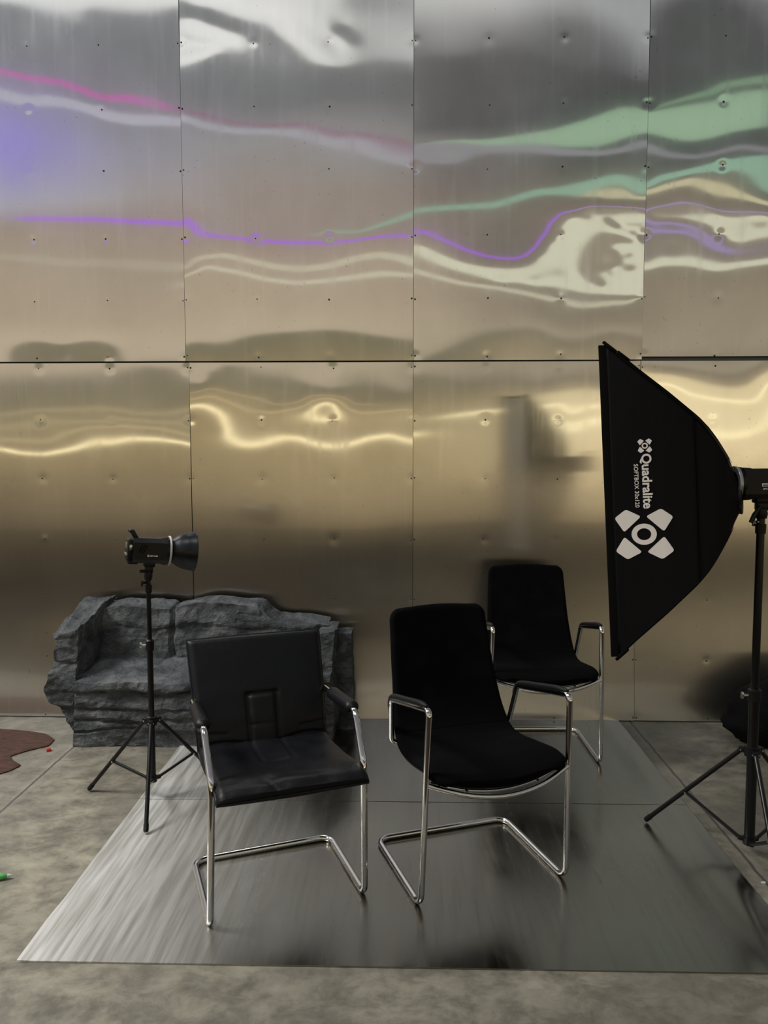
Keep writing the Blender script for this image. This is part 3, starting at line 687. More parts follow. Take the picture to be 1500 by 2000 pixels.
def wrinkle(u, v, s, f=9): return noise.noise(Vector((u*f*.6+s, v*f, s*1.7)))
def backsurf(u, v):
    p = spine(v); w = .236+.019*v
    return Vector((u*w, p[0]+.006*(u*u), p[1]+.004*(1-u*u)*v))
def groove(d, w): return math.exp(-(d/w)**2)
def back_b(u, v):
    x = u*.245; z = v*.40
    b = .007*(1-abs(u)**4)*(1-abs(2*v-1)**6)
    inside = 1/(1+math.exp((z-.195)/.004))
    for xc in (-.054, .054): b -= .012*groove(x-xc, .0065)*inside
    b -= .011*groove(z-.195, .006)*(1/(1+math.exp((abs(x)-.058)/.004)))
    b -= .004*groove(z-.095, .005)*(1/(1+math.exp((abs(x)-.05)/.004)))
    b += .005*(1/(1+math.exp((abs(x)-.046)/.006)))*inside
    b += .006*wrinkle(u, v*3, 2.0, 3)*(1-v)*.6
    b -= .0045*groove(z-.028-.018*math.sin((abs(x)-.05)*14), .006)*(abs(x) > .056)
    b -= .0035*groove(z-.075-.06*(abs(x)-.15), .006)*(abs(x) > .13)
    return b
pad('backrest', backsurf, 90, 96, .042, M['leather'], root, .10, back_b)
sside = curve_eval([(-.285, .435), (-.262, .452), (-.20, .455), (-.05, .437), (.10, .424), (.178, .428)])
def seatsurf(u, v):
    p = sside(v); return Vector((u*(.242-.004*v), p[0], p[1]-.010*(1-u*u)*math.sin(math.pi*min(1, v*1.1))))
def seat_b(u, v):
    x = u*.24; y = v*.46
    b = .008*(1-abs(u)**4)*(1-abs(2*v-1)**6)
    inside = 1/(1+math.exp(-(y-.27)/.004))
    for xc in (-.056, .056): b -= .005*groove(x-xc, .005)*inside
    b -= .005*groove(y-.27, .005)*(1/(1+math.exp((abs(x)-.056)/.004)))
    b += .005*wrinkle(u*1.5, v*2, 5.0, 4) - .004*groove(x+.07+.3*(y-.07), .008)*groove(y-.06, .05)
    return b
pad('seat', seatsurf, 90, 90, .046, M['leather'], root, .10, seat_b)
# piping along the rims
def rim(surf, off):
    P = []
    for k in range(41): P.append(surf(-1+2*k/40, 1))
    for k in range(1, 41): P.append(surf(1, 1-k/40))
    for k in range(1, 41): P.append(surf(1-2*k/40, 0))
    for k in range(1, 40): P.append(surf(-1, k/40))
    return P
MB().tube(rim(backsurf, 0), .0045, 8, closed=True).build('piping', M['leather'], root)
MB().tube(rim(seatsurf, 0), .0045, 8, closed=True).build('piping', M['leather'], root)

# ------------------------------------------------------------------ upholstered shell chairs
def fabric_chair(label):
    root = empty('shell_chair', label=label, cat='chair', group='black upholstered shell chairs with chrome cantilever frames')
    r = .0105; yb = .255
    def side(s): return [(s*.271, yb, r), (s*.271, -.215, r), (s*.256, -.245, .676), (s*.256, .128, .600), (s*.240, .176, .425), (s*.195, .150, .405)]
    a, b = side(1), side(-1)
    for s, S in ((1, a), (-1, b)): pass
    full = [a[5], a[4], a[3], a[2], a[1], a[0], b[0], b[1], b[2], b[3], b[4], b[5]]
    MB().tube(fillet(full, [.025, .03, .018, .05, .05, .05, .05, .018, .03, .025], 8), r, 18).build('frame', M['chrome'], root)
    # bowed front rail under the seat
    rail = smoothcurve([(-.255, -.238, .425), (-.13, -.280, .394), (0, -.296, .383), (.13, -.280, .394), (.255, -.238, .425)], 40)
    MB().tube(rail, .0085, 14).build('front_rail', M['chrome'], root)
    rail2 = smoothcurve([(-.246, -.228, .428), (-.12, -.250, .398), (0, -.258, .388), (.12, -.250, .398), (.246, -.228, .428)], 30)
    MB().tube(rail2, .006, 10).build('support_rail', M['chrome'], root)
    for x in (-.13, .13): MB().tube([(x, -.262, .398), (x, -.235, .412)], .006, 10).build('bolt', M['steel'], root)
    for s in (-1, 1):              # slim arm pad, bowed up
        P = smoothcurve([(s*.257, -.228, .684), (s*.257, -.15, .672), (s*.257, -.03, .646), (s*.257, .09, .619), (s*.257, .132, .596), (s*.253, .150, .540)], 40)
        V = MB(); n_ = len(P)
        V.tube(P, [.0112*(.55+.45*min(1, min(k, n_-1-k)/4)) for k in range(n_)], 14)
        ob = V.build('arm_pad', M['armpad'], root)
    prof = curve_eval([(-.258, .437), (-.235, .451), (-.17, .455), (-.05, .437), (.06, .425), (.135, .440), (.188, .500), (.222, .580), (.258, .680), (.288, .780), (.318, .888)])
    def wid(t):
        return np.interp(t, [0, .04, .1, .3, .5, .62, .75, 1], [.205, .238, .250, .250, .236, .226, .214, .200])
    def shell(t, u):
        p = prof(t); w = float(wid(t)); e = 0.
        rr = .035; L = (1-t)*.95      # rounded top corners
        if L < rr: w = w-rr+math.sqrt(max(0, rr*rr-(rr-L)**2))
        y, z = p[0], p[1]
        f = max(0, 1-t/.16)           # bow of the seat front
        y -= .045*(1-u*u)*f; z -= .012*(1-u*u)*max(0, 1-t/.5)
        g = max(0, (t-.5)/.5); y += .022*(1-u*u)*min(1, g*3); z += .008*(1-u*u)*g
        return Vector((u*w, y, z))
    ts = .52
    mk = lambda a_, b_: (lambda u, v: shell(a_+(b_-a_)*v, u))
    seat = pad('seat', mk(0, ts+.012), 40, 60, .034, M['fabric'], root, .09)
    back = pad('backrest', mk(ts-.012, 1), 40, 60, .034, M['fabric'], root, .09)
    # thin dark shell seen under the padding
    V = []; Fc = []; nu, nv = 24, 50
    for j in range(nv+1):
        for i in range(nu+1):
            t = .02+.95*j/nv; u = (-1+2*i/nu)*.95; p = shell(t, u); n = (shell(t, min(1, u+.01))-shell(t, u-.01)).cross(shell(min(1, t+.01), u)-shell(t-.01, u)).normalized()
            V.append(p-n*.0185); V.append(p-n*.0225)
    ix = lambda i, j, k: (j*(nu+1)+i)*2+k
    for j in range(nv):
        for i in range(nu):
            Fc += [(ix(i, j, 0), ix(i+1, j, 0), ix(i+1, j+1, 0), ix(i, j+1, 0)), (ix(i, j+1, 1), ix(i+1, j+1, 1), ix(i+1, j, 1), ix(i, j, 1))]
    for j in range(nv):
        for i in (0, nu): Fc.append((ix(i, j, 0), ix(i, j+1, 0), ix(i, j+1, 1), ix(i, j, 1)))
    for i in range(nu):
        for j in (0, nv): Fc.append((ix(i, j, 0), ix(i+1, j, 0), ix(i+1, j, 1), ix(i, j, 1)))
    MB().add(V, Fc).build('seat_shell', M['shell_edge'], root)
    return root
cb = fabric_chair('black fabric chair with chrome frame at the front, beside the leather armchair')
cb.location = (.242, 2.712, FZ); cb.rotation_euler = (0, 0, R(19.6))
def dup(rt):
    c_ = rt.copy(); COL.objects.link(c_)
    for ch in rt.children: d = ch.copy(); COL.objects.link(d); d.parent = c_
    return c_
cc = dup(cb); cc['label'] = 'black fabric chair with chrome frame farther back near the wall, beside the softbox'
cc.location = (.669, 3.815, FZ); cc.rotation_euler = (0, 0, R(1.8))

# ------------------------------------------------------------------ light stands
def stand(label, cx, cy, angs, rad, apex, hub, legs_fz, top, thin, thick, lower_top):
    root = empty('light_stand', (cx, cy, 0), label=label, cat='stand', group='black tripod light stands')
    MB().tube([(0, 0, hub-.01), (0, 0, lower_top)], thick, 18).build('lower_pole', M['standblack'], root)
    MB().tube([(0, 0, lower_top-.01), (0, 0, top)], thin, 18).build('upper_pole', M['standblack'], root)
    # joint collar with clamp knob
    c_ = MB(); c_.lathe([(lower_top-.03, .001), (lower_top-.03, thick+.005), (lower_top+.012, thick+.005), (lower_top+.018, thin+.002), (lower_top+.018, .001)], 'Z', 24); cl = c_.build('collar', M['plastic'], root)
    k = MB().tube([(-thick, 0, lower_top-.008), (-thick-.022, 0, lower_top-.008)], .005, 10); k.box((-thick-.026, 0, lower_top-.008), (.01, .012, .024), .003); k.build('clamp_knob', M['steel'], root)
    a_ = MB(); a_.lathe([(apex-.022, .001), (apex-.022, thick+.009), (apex+.014, thick+.009), (apex+.018, thick), (apex+.018, .001)], 'Z', 24)
    for i, an in enumerate(angs):
        d = Vector((math.cos(R(an)), math.sin(R(an)), 0)); a_.box(d*(thick+.014)+Vector((0, 0, apex-.004)), (.03, .018, .022), .003, Matrix.Rotation(R(an), 3, 'Z'))
    a_.build('leg_collar', M['plastic'], root)
    h_ = MB(); h_.lathe([(hub-.014, .001), (hub-.014, thick+.004), (hub+.012, thick+.004), (hub+.012, .001)], 'Z', 20)
    for an in angs:
        d = Vector((math.cos(R(an)), math.sin(R(an)), 0)); h_.box(d*(thick+.010)+Vector((0, 0, hub)), (.024, .014, .016), .002, Matrix.Rotation(R(an), 3, 'Z'))
    h_.build('brace_hub', M['plastic'], root)
    for an, fz in zip(angs, legs_fz):
        d = Vector((math.cos(R(an)), math.sin(R(an)), 0)); A = d*(thick+.02)+Vector((0, 0, apex-.006)); B = d*rad+Vector((0, 0, .010+fz))
        lg = MB().tube([A, B], .0088, 14).build('leg', M['standblack'], root)
        dn = (B-A).normalized(); MB().tube([B-dn*.03, B-dn*.004], .0105, 14).build('rubber_foot', M['plastic'], lg)
        mid = A.lerp(B, .56)+Vector((0, 0, -.008)); MB().tube([d*(thick+.016)+Vector((0, 0, hub)), mid], .0065, 10).build('brace', M['standblack'], root)
        side = Vector((-d.y, d.x, 0))
        for p in (mid, A):
            for s in (-1, 1): MB().box(p+side*s*.0095, (.006, .006, .006), .0015).build('pivot_rivet', M['steel'], lg)
    # spigot clamp near the top
    t_ = MB(); t_.lathe([(top-.055, .001), (top-.055, thin+.004), (top-.02, thin+.005), (top-.018, .001)], 'Z', 20); t_.build('top_collar', M['plastic'], root)
    return root
stand('black light stand between the stone sofa and the leather armchair', -1.085, 3.21, (167, -77, 45), .322, .355, .095, (0, FZ-.002, FZ-.002), .965, .0095, .0125, .69)
stand('black light stand at the right edge holding the softbox lamp', 1.292, 2.80, (141.5, 21.5, -98.5), .392, .405, .06, (FZ-.002, 0, 0), 1.265, .014, .0185, .62)

# ------------------------------------------------------------------ studio flash heads (local +X points to the lamp front, origin at the tilt bracket)
def text_mesh(body, size, bold=0.):
    cu = bpy.data.curves.new('lettering', 'FONT'); cu.body = body; cu.size = size; cu.resolution_u = 4; cu.offset = bold
    t = bpy.data.objects.new('lettering', cu); COL.objects.link(t); bpy.context.view_layer.update()
    me = bpy.data.meshes.new_from_object(t.evaluated_get(bpy.context.evaluated_depsgraph_get()))
    V = [v.co.copy() for v in me.vertices]; Fc = [tuple(p.vertices) for p in me.polygons]
    bpy.data.objects.remove(t); bpy.data.curves.remove(cu); bpy.data.meshes.remove(me); return V, Fc
def extrude_map(V, Fc, fn, t=.0006):
    """flat lettering -> thin solid following fn(x,y,h)"""
    n = len(V); out = [fn(v.x, v.y, t) for v in V]+[fn(v.x, v.y, 0) for v in V]
    F2 = [f for f in Fc]+[tuple(i+n for i in reversed(f)) for f in Fc]
    cnt = {}
    for f in Fc:
        for a, b in zip(f, f[1:]+f[:1]): cnt[(a, b)] = 1
    for (a, b) in cnt:
        if (b, a) not in cnt: F2.append((a, a+n, b+n, b))
    return out, F2
def poly_logo(cx, cy, s):
    """four petals and a ring; returns flat verts and faces, unit size s"""
    V = []; Fc = []
    pet = [(.17, .42), (.42, .17), (.80, .36), (.87, .50), (.50, .87), (.36, .80)]
    pet = [(.14, .36), (.36, .14), (.84, .28), (.93, .44), (.44, .93), (.28, .84)]
    def rnd(P, r_):
        out = []
        for i in range(len(P)):
            a, b, c_ = [Vector((*P[(i+k) % len(P)], 0)) for k in (-1, 0, 1)]
            da, dc = (a-b), (c_-b); la = min(r_, da.length*.4); lc = min(r_, dc.length*.4); p0, p2 = b+da.normalized()*la, b+dc.normalized()*lc
            for k in range(4): t = k/3; out.append(p0*(1-t)**2+b*2*t*(1-t)+p2*t*t)
        return out
    pet = [(.65, .96), (.09, .65), (.69, .08), (.98, .57)]
    P = rnd(pet, .09)
    for sx in (1, -1):
        for sy in (1, -1):
            b = len(V); V += [Vector((cx+sx*p.x*s, cy+sy*p.y*s, 0)) for p in P]
            idx = list(range(b, len(V))); Fc.append(tuple(idx if sx*sy > 0 else idx[::-1]))
    b = len(V); n = 40
    for k in range(n):
        an = 2*math.pi*k/n
        for r_ in (.41, .23): V.append(Vector((cx+r_*s*math.cos(an), cy+r_*s*math.sin(an), 0)))
    for k in range(n): j = (k+1) % n; Fc.append((b+2*k, b+2*j, b+2*j+1, b+2*k+1))
    return V, Fc
def flash_head(label, loc, rot, dish, handle_len=.0):
    root = empty('studio_flash', loc, rot, label=label, cat='studio light', group='black studio flash heads')
    zc = .062                      # body axis above the bracket
    def octa(x, w, h, c_=.3):
        return [Vector((x, sx*w*a, zc+sz*h*b)) for sx, sz, a, b in ((1, 1, 1-c_, 1), (-1, 1, 1-c_, 1), (-1, 1, 1, 1-c_), (-1, -1, 1, 1-c_), (-1, -1, 1-c_, 1), (1, -1, 1-c_, 1), (1, -1, 1, 1-c_), (1, 1, 1, 1-c_))]
    b = MB(); V = []; st = [(-.100, .040, .042), (-.094, .050, .052), (.045, .052, .053), (.060, .056, .057), (.082, .057, .0585)]
    for x, w, h in st: V += octa(x, w, h, .32 if x < .05 else .38)
    Fc = [tuple(range(8)), tuple(len(V)-8+k for k in range(8))[::-1]]
    for i in range(len(st)-1):
        for k in range(8): Fc.append((i*8+k, i*8+(k+1) % 8, i*8+8+(k+1) % 8, i*8+8+k))
    b.add(V, Fc); b.lathe([(.078, .001), (.078, .060), (.092, .0605), (.094, .058), (.094, .001)], 'X', 40, (0, 0, zc))
    body = b.build('housing', M['plastic'], root)
    # rear control block
    rb = MB().box((-.108, 0, zc), (.026, .088, .092), .008); rb.box((-.088, 0, zc-.048), (.05, .07, .022), .005); rear = rb.build('rear_panel', M['plastic'], root)
    MB().box((-.1215, 0, zc+.018), (.003, .05, .026), .001).build('display', M['screen'], rear)
    for yy in (-.02, 0, .02): MB().lathe([(-.127, .0005), (-.127, .005), (-.120, .0055), (-.119, .0005)], 'X', 14, (0, yy, zc-.018)).build('button', M['steel'], rear)
    s_ = MB()
    for y in (-.046,): s_.box((-.106, y, zc+.014), (.014, .004, .022), .001)
    s_.build('side_switch', M['steel'], rear)
    # handle: slanted loop on the rear top
    hp = [(-.070, -.026, zc+.046), (-.108, -.026, zc+.088), (-.108, .026, zc+.088), (-.070, .026, zc+.046)]
    hb = MB(); hb.box((-.104, 0, zc+.080), (.022, .060, .012), .004, Matrix.Rotation(R(-12), 3, 'Y'))
    for s in (-1, 1): hb.box((-.086, s*.026, zc+.064), (.018, .010, .050), .003, Matrix.Rotation(R(-38), 3, 'Y'))
    hb.build('handle', M['plastic'], root)
    # cooling slots on both sides
    for s in (-1, 1):
        for k in range(3):
            MB().box((-.058+k*.013, s*.0528, zc+.010), (.0035, .0012, .040), .0003, Matrix.Rotation(R(28), 3, 'Y')).build('cooling_slot', M['softedge'], body)
    rg = MB(); rg.lathe([(.092, .045), (.092, .0625), (.101, .0635), (.1025, .0625), (.1025, .045)], 'X', 44, (0, 0, zc)); rg.build('mount_ring', M['whitering'] if dish else M['metalring'], root)
    # small lettering on the side facing the camera
    sgn = -1 if dish else 1
    if dish:
        V, Fc = text_mesh('LIFT A 200', .0085, .0003); fn = lambda x, y, h: Vector((-.008+x, -.0532-h, zc-.022+y)); V2, F2 = extrude_map(V, Fc, fn); MB().add(V2, F2).build('lettering', M['print'], body, smooth=False)
        V, Fc = poly_logo(0, 0, .0055); fn = lambda x, y, h: Vector((-.017+x, -.0532-h, zc-.019+y)); V2, F2 = extrude_map(V, Fc, fn); MB().add(V2, F2).build('emblem', M['print'], body, smooth=False)
    else:
        V, Fc = text_mesh('LIFT A 200', .0075, .0003); fn = lambda x, y, h: Vector((.020-x, .0532+h, zc-.020+y)); V2, F2 = extrude_map(V, Fc, fn); MB().add(V2, F2).build('lettering', M['print'], body, smooth=False)
        st_ = MB().box((.004, .0535, zc-.004), (.040, .0012, .011), .0004).build('sticker', M['white'], body)
        V, Fc = text_mesh('QUADRALITE', .0058, .0003); fn = lambda x, y, h: Vector((.021-x, .0542+h, zc-.006+y)); V2, F2 = extrude_map(V, Fc, fn); MB().add(V2, F2).build('lettering', M['plastic'], st_, smooth=False)
    # tilt bracket with lever, sits on the stand
    k_ = MB(); k_.box((0, 0, zc-.060), (.056, .044, .022), .005); k_.box((0, 0, zc-.082), (.042, .034, .034), .007); k_.lathe([(-.065, .001), (-.065, .018), (-.048, .022), (-.030, .019), (-.030, .001)], 'Z', 24); k_.build('tilt_bracket', M['plastic'], root)
    lv = MB()
    if dish: lv.tube([(-.012, -.018, -.030), (-.036, -.022, -.026), (-.050, -.022, -.027)], [.006, .007, .006], 12)
    else: lv.tube([(.012, .018, -.020), (.034, .02, -.050), (.046, .02, -.078)], [.006, .0085, .008], 12)
    lv.build('lever', M['plastic'], root)
    w_ = MB(); w_.tube([(0, 0, -.075), (-.026 if dish else .02, -.006 if dish else .006, -.078)], .006, 12); w_.box((-.032 if dish else .024, -.008, -.080), (.010, .010, .028), .003); w_.build('wing_screw', M['steel'] if not dish else M['plastic'], root)
    if dish:
        d = MB(); prof = [(.102, .046), (.112, .050), (.130, .064), (.150, .074), (.172, .0805), (.196, .084), (.200, .0865), (.204, .0865), (.204, .084), (.196, .082), (.172, .078), (.150, .0715), (.130, .061), (.112, .046), (.106, .02), (.106, .001)]
        prof = [(.102+(a_-.102)*1.28, r_) for a_, r_ in prof]
        d.lathe(prof, 'X', 56, (0, 0, zc)); d.build('reflector_dish', M['dish'], root)
        bl = MB(); bl.lathe([(.107, .001), (.108, .02), (.125, .022), (.135, .012), (.137, .001)], 'X', 24, (0, 0, zc)); bl.build('flash_tube_cover', M['diffuser'], root)
    return root
flash_head('black studio flash with dish reflector on the stand by the sofa', (-1.080, 3.21, 1.030), (0, R(5), R(27)), True).scale = (.80, 1, 1)
# ------------------------------------------------------------------ softbox and its flash head
PH, BE = 25.2, 3.5
ringc = Vector((1.215, 2.795, 1.346)); p_, b_ = R(PH), R(BE)
ax = Vector((-math.cos(p_)*math.cos(b_), math.sin(p_)*math.cos(b_), -math.sin(b_))); wv = Vector((-math.sin(p_), -math.cos(p_), 0)); uv = ax.cross(wv)
if uv.z < 0: uv = -uv
flash_head('black studio flash behind the softbox at the right edge', (1.292, 2.80, 1.330), (0, R(1), R(180)), False)
sb = empty('strip_softbox', label='tall black strip softbox with white logo and lettering on its side', cat='softbox')
LZ = .424
sb.matrix_world = Matrix(((-ax.x, wv.x, uv.x, ringc.x), (-ax.y, wv.y, uv.y, ringc.y), (-ax.z, wv.z, uv.z, ringc.z), (0, 0, 0, 1)))
# local: x = -axis (x = -LZ at the front, 0 at the ring), y = towards camera side, z = up the strip
DD = [0, .06, .12, .18, .235, .28, .32, .35, .38, .40, .415, .424]
HH = [.572, .512, .456, .400, .345, .300, .252, .205, .150, .110, .078, .060]
WW = [.150, .150, .147, .142, .134, .126, .116, .106, .092, .080, .068, .060]
fh = lambda d: float(np.interp(d, DD, HH)); fw = lambda d: float(np.interp(d, DD, WW))
def sideY(d, z):                   # outer face of the camera-side panel, sagging between the rods
    return fw(d)-.010*math.sin(math.pi*min(1, d/.35))*(1-(z/fh(d))**2)
def section(d, n=20):
    h, w = fh(d), fw(d); P = []
    k = max(0, (d-.385)/.039)       # turns round at the ring
    def pt(y, z):
        v = Vector((0, y, z))
        if k > 0:
            rnd_ = Vector((0, y/w, z/h)); m_ = max(abs(rnd_.y), abs(rnd_.z)); l_ = rnd_.length; c_ = Vector((0, rnd_.y*w*m_/l_, rnd_.z*h*m_/l_)); v = v.lerp(c_, min(1, k*1.2))
        v.x = -LZ+d; return v
    for i in range(n): z = -h+2*h*i/n; P.append(pt(sideY(d, z) if k < .01 else fw(d)-.004*(1-k), z))
    for i in range(8): y = w-2*w*i/8; P.append(pt(y, h-(.012*math.sin(math.pi*i/8) if 0 < i < 8 else 0)))
    for i in range(n): z = h-2*h*i/n; P.append(pt(-(sideY(d, z) if k < .01 else fw(d)-.004*(1-k)), z))
    for i in range(8): y = -w+2*w*i/8; P.append(pt(y, -h+(.012*math.sin(math.pi*i/8) if 0 < i < 8 else 0)))
    return P
V = []; Fc = []; ds = list(np.linspace(0, .424, 46)); m_ = 56
for d in ds: V += section(float(d))
for i in range(len(ds)-1):
    for k in range(m_): Fc.append((i*m_+k, i*m_+(k+1) % m_, (i+1)*m_+(k+1) % m_, (i+1)*m_+k))
ob = MB().add(V, Fc).build('fabric_shell', M['softblack'], sb); md = ob.modifiers.new('thickness', 'SOLIDIFY'); md.thickness = .003; md.offset = -1
# front lip (a deep hem) and recessed diffuser
sec = section(0.); V = []; Fc = []
for x_, sc_ in ((0, 1.003), (-.026, 1.008), (-.028, 1.0), (-.004, .985)):
    for p in sec: V.append((-LZ+x_, p.y*sc_*(1 if sc_ < 1.005 else 1.0), p.z*sc_))
for i in range(3):
    for k in range(m_): Fc.append((i*m_+k, i*m_+(k+1) % m_, (i+1)*m_+(k+1) % m_, (i+1)*m_+k))
MB().add(V, Fc).build('front_hem', M['softedge'], sb)
V = [(-LZ-.004, p.y*.985, p.z*.985) for p in sec]+[(-LZ-.001, p.y*.985, p.z*.985) for p in sec]
MB().add(V, [tuple(range(m_)), tuple(range(m_, 2*m_))]+[(k, (k+1) % m_, m_+(k+1) % m_, m_+k) for k in range(m_)]).build('diffuser_panel', M['diffuser'], sb, smooth=False)
# seam where the rear flap closes, piping on the four rods, corner tabs
sd = [p+Vector((0, 0, 0)) for p in section(.285)]; MB().tube([Vector((p.x, p.y*1.012, p.z*1.004)) for p in sd], .0035, 8, closed=True).build('rear_seam', M['softedge'], sb)
for sy in (-1, 1):
    for sz in (-1, 1):
        P = [Vector((-LZ+d, sy*fw(d), sz*fh(d))) for d in np.linspace(0, .395, 26)]
        MB().tube(P, [.0045 if k < 19 else .0045*(26-k)/8 for k in range(26)], 8).build('rod_pocket', M['softedge'], sb)
        tb = MB().box((-LZ+.012, sy*.146, sz*.566), (.060, .026, .012), .004, Matrix.Rotation(R(43*sz), 3, 'Y')); tb.build('corner_tab', M['softedge'], sb)
rgm = MB(); rgm.lathe([(-.012, .048), (-.012, .064), (.004, .066), (.006, .060), (.006, .048)], 'X', 40); rgm.build('speed_ring', M['plastic'], sb)
# printing on the camera-side panel.  d: distance from the front hem, z: height
def onside(d0, z0, rot=0):
    cr_, sr_ = math.cos(rot), math.sin(rot)
    def fn(tx, ty, h):
        tx, ty = tx*cr_-ty*sr_, tx*sr_+ty*cr_
        d, z = d0+ty, z0-tx; return Vector((-LZ+d, sideY(max(d, 0), z)+.0012+h, z))
    return fn
def subdiv(V, Fc, n=2):
    bm = bmesh.new(); vs = [bm.verts.new(v) for v in V]
    for f in Fc:
        try: bm.faces.new([vs[i] for i in f])
        except ValueError: pass
    bmesh.ops.triangulate(bm, faces=bm.faces); bmesh.ops.subdivide_edges(bm, edges=bm.edges, cuts=n, use_grid_fill=True); bmesh.ops.triangulate(bm, faces=bm.faces)
    bm.verts.index_update(); o_ = [v.co.copy() for v in bm.verts], [tuple(v.index for v in f.verts) for f in bm.faces]; bm.free(); return o_
def tuple_scale(VF, a, b): return [Vector((v.x*a, v.y*b, 0)) for v in VF[0]], VF[1]
def printed(name, VF, fn):
    V, Fc = subdiv(*VF); V2, F2 = extrude_map(V, Fc, fn, .0008); return MB().add(V2, F2).build(name, M['print'], sb, smooth=False)
printed('large_logo', tuple_scale(poly_logo(0, 0, .094), 1, 1.12), onside(.106, -.120))
printed('small_logo', poly_logo(0, 0, .026), onside(.120, .200))
printed('brand_lettering', text_mesh('Quadralite', .046, .0012), onside(.108, .172))
printed('size_lettering', text_mesh('SOFTBOX 30x120', .0205, .0002), onside(.080, .136))

# ------------------------------------------------------------------ stone sofa
def rock(name, nx, ny, nz_, fn, parent, amp=.02, seed=0., grooves=(), flat=True):
    idx = {}; V = []; Fc = []
    def vid(i, j, k):
        if (i, j, k) not in idx: idx[i, j, k] = len(V); V.append((i/nx, j/ny, k/nz_))
        return idx[i, j, k]
    for i in range(nx):
        for j in range(ny): Fc += [(vid(i, j, 0), vid(i, j+1, 0), vid(i+1, j+1, 0), vid(i+1, j, 0)), (vid(i, j, nz_), vid(i+1, j, nz_), vid(i+1, j+1, nz_), vid(i, j+1, nz_))]
        for k in range(nz_): Fc += [(vid(i, 0, k), vid(i+1, 0, k), vid(i+1, 0, k+1), vid(i, 0, k+1)), (vid(i, ny, k), vid(i, ny, k+1), vid(i+1, ny, k+1), vid(i+1, ny, k))]
    for j in range(ny):
        for k in range(nz_): Fc += [(vid(0, j, k), vid(0, j, k+1), vid(0, j+1, k+1), vid(0, j+1, k)), (vid(nx, j, k), vid(nx, j+1, k), vid(nx, j+1, k+1), vid(nx, j, k+1))]
    out = []
    for (a, b, c_) in V:
        p = Vector(fn(a, b, c_)); q_ = Vector((p.x*5+seed, p.y*5, p.z*(5 if name == 'backrest' else 6.5)))
        d = noise.noise_vector(q_)*amp+noise.noise_vector(q_*2.7)*amp*.45+(noise.cell_vector(Vector((p.x*9+seed, p.y*9, p.z*22)))-Vector((.5, .5, .5)))*amp*.28+noise.noise_vector(q_*7)*amp*.25
        # round the outer corners
        e = [min(a, 1-a), min(b, 1-b), min(c_, 1-c_)]
        if b < .01:
            for (zg, dg, wg) in grooves:
                zz = zg+.016*noise.noise(Vector((p.x*4, zg*30, seed)))
                br = .55+.9*noise.noise(Vector((p.x*6+zg*50, 2, seed)))
                p.y += dg*max(.15, br)*math.exp(-((p.z-zz)/wg)**2)
                p.y -= .012*math.tanh((p.z-zz)/.03)*math.exp(-((p.z-zz)/.05)**2)
        p += d; p.z = max(p.z, .001) if p.z < .03 and c_ < .01 else p.z
        out.append(p)
    return mobj(name, out, Fc, M['rock'], parent, smooth=False)
so = empty('stone_sofa', (0, 0, 0), label='dark grey carved stone sofa against the metal wall', cat='sofa')
lerp = lambda a, b, t: a+(b-a)*t
rock('seat', 96, 30, 34, lambda a, b, c_: (lerp(-1.68, -.44, a), lerp(3.80, 4.12, b)-.02*c_*(1-b), lerp(.002, lerp(.345, .40, b), c_)), so, .018, 1., ((.285, .045, .010), (.19, .028, .007), (.135, .030, .008), (.088, .022, .006)))
def arm_l(a, b, c_):
    zt = lerp(.585, .70, b)+.02*a; xl = lerp(-1.80, -1.77, b)+.13*max(0, (.45-c_)/.45)**1.2+.02*math.sin(c_*9); xr = lerp(-1.70, -1.66, c_)+.05*b*c_
    yf = lerp(3.82, 3.83, a)-.03*(1-abs(2*c_-1)); return (lerp(xl, xr, a), lerp(yf, 4.19, b), lerp(.002, zt, c_))
rock('left_arm', 26, 34, 48, arm_l, so, .022, 3., ((.44, .02, .012), (.20, .03, .01), (.10, .02, .008)))
def topz(x): return float(np.interp(x, [-1.75, -1.70, -1.55, -1.27, -1.245, -1.22, -1.1, -.80, -.765, -.73, -.68, -.5, -.40], [.655, .672, .690, .680, .655, .680, .705, .700, .680, .640, .612, .608, .590]))
def backf(a, b, c_):
    x = lerp(-1.76, -.40, a); cr = .03*math.exp(-((x+1.245)/.012)**2)*(1-b)
    return (x, lerp(4.055-.0*c_+cr+.025*c_, 4.215, b), lerp(.002, topz(x)-.015*(1-b), c_))
rock('backrest', 110, 12, 54, backf, so, .017, 6., ((.56, .010, .012),))
rock('right_arm', 10, 26, 44, lambda a, b, c_: (lerp(-.455, -.365, a)+.012*math.sin(c_*8), lerp(3.88, 4.17, b), lerp(.002, .585-.01*b, c_)), so, .016, 9., ((.30, .02, .01),))
rock('side_slab', 9, 14, 40, lambda a, b, c_: (lerp(-.37, -.275, a)+.006*math.sin(c_*6), lerp(4.06, 4.20, b), lerp(.002, .535, c_)), so, .010, 12.)

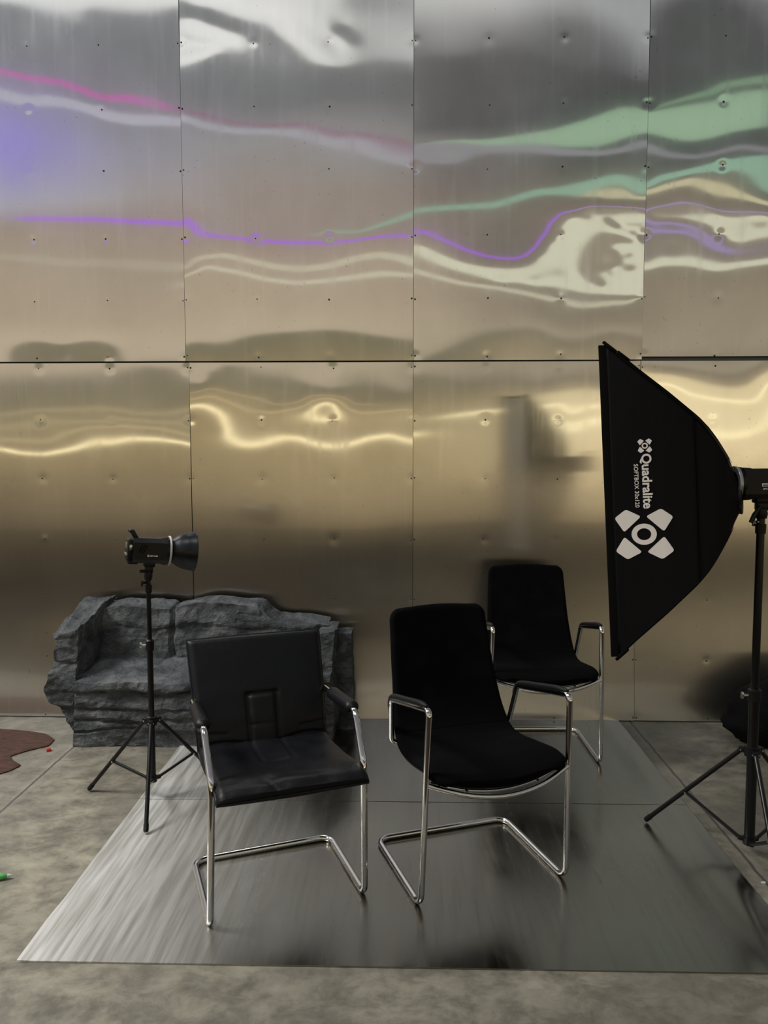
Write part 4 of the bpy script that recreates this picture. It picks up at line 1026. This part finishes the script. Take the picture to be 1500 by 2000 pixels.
# ------------------------------------------------------------------ small things on the floor
def slab(name, pts, z0, z1, material, wob=.0, seed=0):
    bm = bmesh.new(); P = tube_path([Vector((*p, 0)) for p in pts]+[Vector((*pts[0], 0))], 181)[:-1]
    cen = sum(P, Vector())/len(P); V = []; Fc = []; rings = 14
    for k, s in enumerate([1.0, 1.0, .985, .96]+[.92-.92*i/rings for i in range(rings)]):
        for p in P:
            w = noise.noise(Vector((p.x*9, p.y*9, seed)))*wob if k < 3 else 0
            q_ = cen+(p-cen)*(s+w); z = z0 if k == 0 else (z0+(z1-z0)*.6 if k == 1 else z1+.003*noise.noise(Vector((q_.x*7, q_.y*7, 1))))
            V.append((q_.x-cen.x, q_.y-cen.y, z))
    n = len(P)
    for k in range(3+rings):
        for i in range(n): Fc.append((k*n+i, k*n+(i+1) % n, (k+1)*n+(i+1) % n, (k+1)*n+i))
    Fc.append(tuple((3+rings)*n+i for i in range(n)))
    o = MB().add(V, Fc).build(name, material); o.location = (cen.x, cen.y, 0); return o
rug = slab('cowhide_rug', [(-3.3, 3.7), (-3.2, 4.05), (-2.75, 4.14), (-2.45, 4.06), (-2.198, 4.03), (-2.01, 3.995), (-1.90, 3.955), (-1.83, 3.885), (-1.82, 3.80), (-1.90, 3.73), (-1.95, 3.66), (-1.90, 3.60), (-1.84, 3.55), (-1.86, 3.48), (-1.93, 3.41), (-2.1, 3.37), (-2.3, 3.30), (-2.6, 3.15), (-2.9, 3.25), (-3.1, 3.45)], .001, .009, M['hide'], .012, 3)
tag(rug, 'reddish brown hide rug at the left edge beside the stone sofa', 'rug')
rd = MB().lathe([(-.011, .0005), (-.011, .007), (.004, .0085), (.010, .006), (.011, .0005)], 'X', 14).build('bottle_cap', M['red']); rd.location = (-1.79, 3.735, .0088); rd.rotation_euler = (0, 0, .6)
MB().lathe([(.010, .0005), (.010, .0055), (.016, .004), (.017, .0005)], 'X', 12).build('white_tip', M['white'], rd)
tag(rd, 'tiny red plastic cap on the floor at the tip of the hide rug', 'cap')
gr = empty('plastic_marker', (-1.388, 2.578, .012), (0, 0, R(14)), label='green plastic piece with a white tip at the left edge of the floor', cat='marker')
MB().lathe([(-.16, .0005), (-.16, .011), (-.03, .0115), (-.012, .008), (-.006, .003), (-.005, .0005)], 'X', 18).build('barrel', M['green'], gr)
MB().lathe([(-.012, .0005), (-.010, .0078), (0, .004), (.006, .0015), (.007, .0003)], 'X', 14).build('tip', M['white'], gr)
def crumb(label, x, y, z, s, material):
    bm = MB(); V = []; 
    for k in range(7): an = k*.9; V.append((math.cos(an)*s*random.uniform(.7, 1.2), math.sin(an)*s*.6*random.uniform(.7, 1.2), 0))
    V2 = [(a*.8, b*.8, s*.35) for a, b, c_ in V]; n = 7
    o = bm.add(V+V2, [tuple(range(n))[::-1], tuple(range(n, 2*n))]+[(k, (k+1) % n, n+(k+1) % n, n+k) for k in range(n)]).build('paper_scrap', material, smooth=False)
    o.location = (x, y, z); tag(o, label, 'scrap'); return o
crumb('tiny white scrap on the floor joint at the right', 1.262, 2.615, .001, .009, M['white'])
# dark bean bag in the right corner behind the stand
V = []; Fc = []; nu, nv = 48, 24
for j in range(nv+1):
    for i in range(nu):
        th = 2*math.pi*i/nu; ph = math.pi*j/nv-math.pi/2; p = Vector((math.cos(ph)*math.cos(th), math.cos(ph)*math.sin(th), math.sin(ph)))
        tip = 1+.30*max(0, math.cos(th-R(188)))**6*max(0, 1-abs(ph+.75)*1.3)
        k_ = 1+.10*noise.noise(p*2.3)+.04*noise.noise(p*7)
        V.append((p.x*.36*k_*tip, p.y*.24*k_, max(-.145, p.z*.23*k_*(1+.30*p.x))))
for j in range(nv):
    for i in range(nu): Fc.append((j*nu+i, j*nu+(i+1) % nu, (j+1)*nu+(i+1) % nu, (j+1)*nu+i))
bb = MB().add(V, Fc).build('bean_bag', M['bag'], auto=False); bb.location = (2.06, 3.95, .148)
tag(bb, 'black fabric bag slumped on the floor by the wall at the right edge', 'bag')
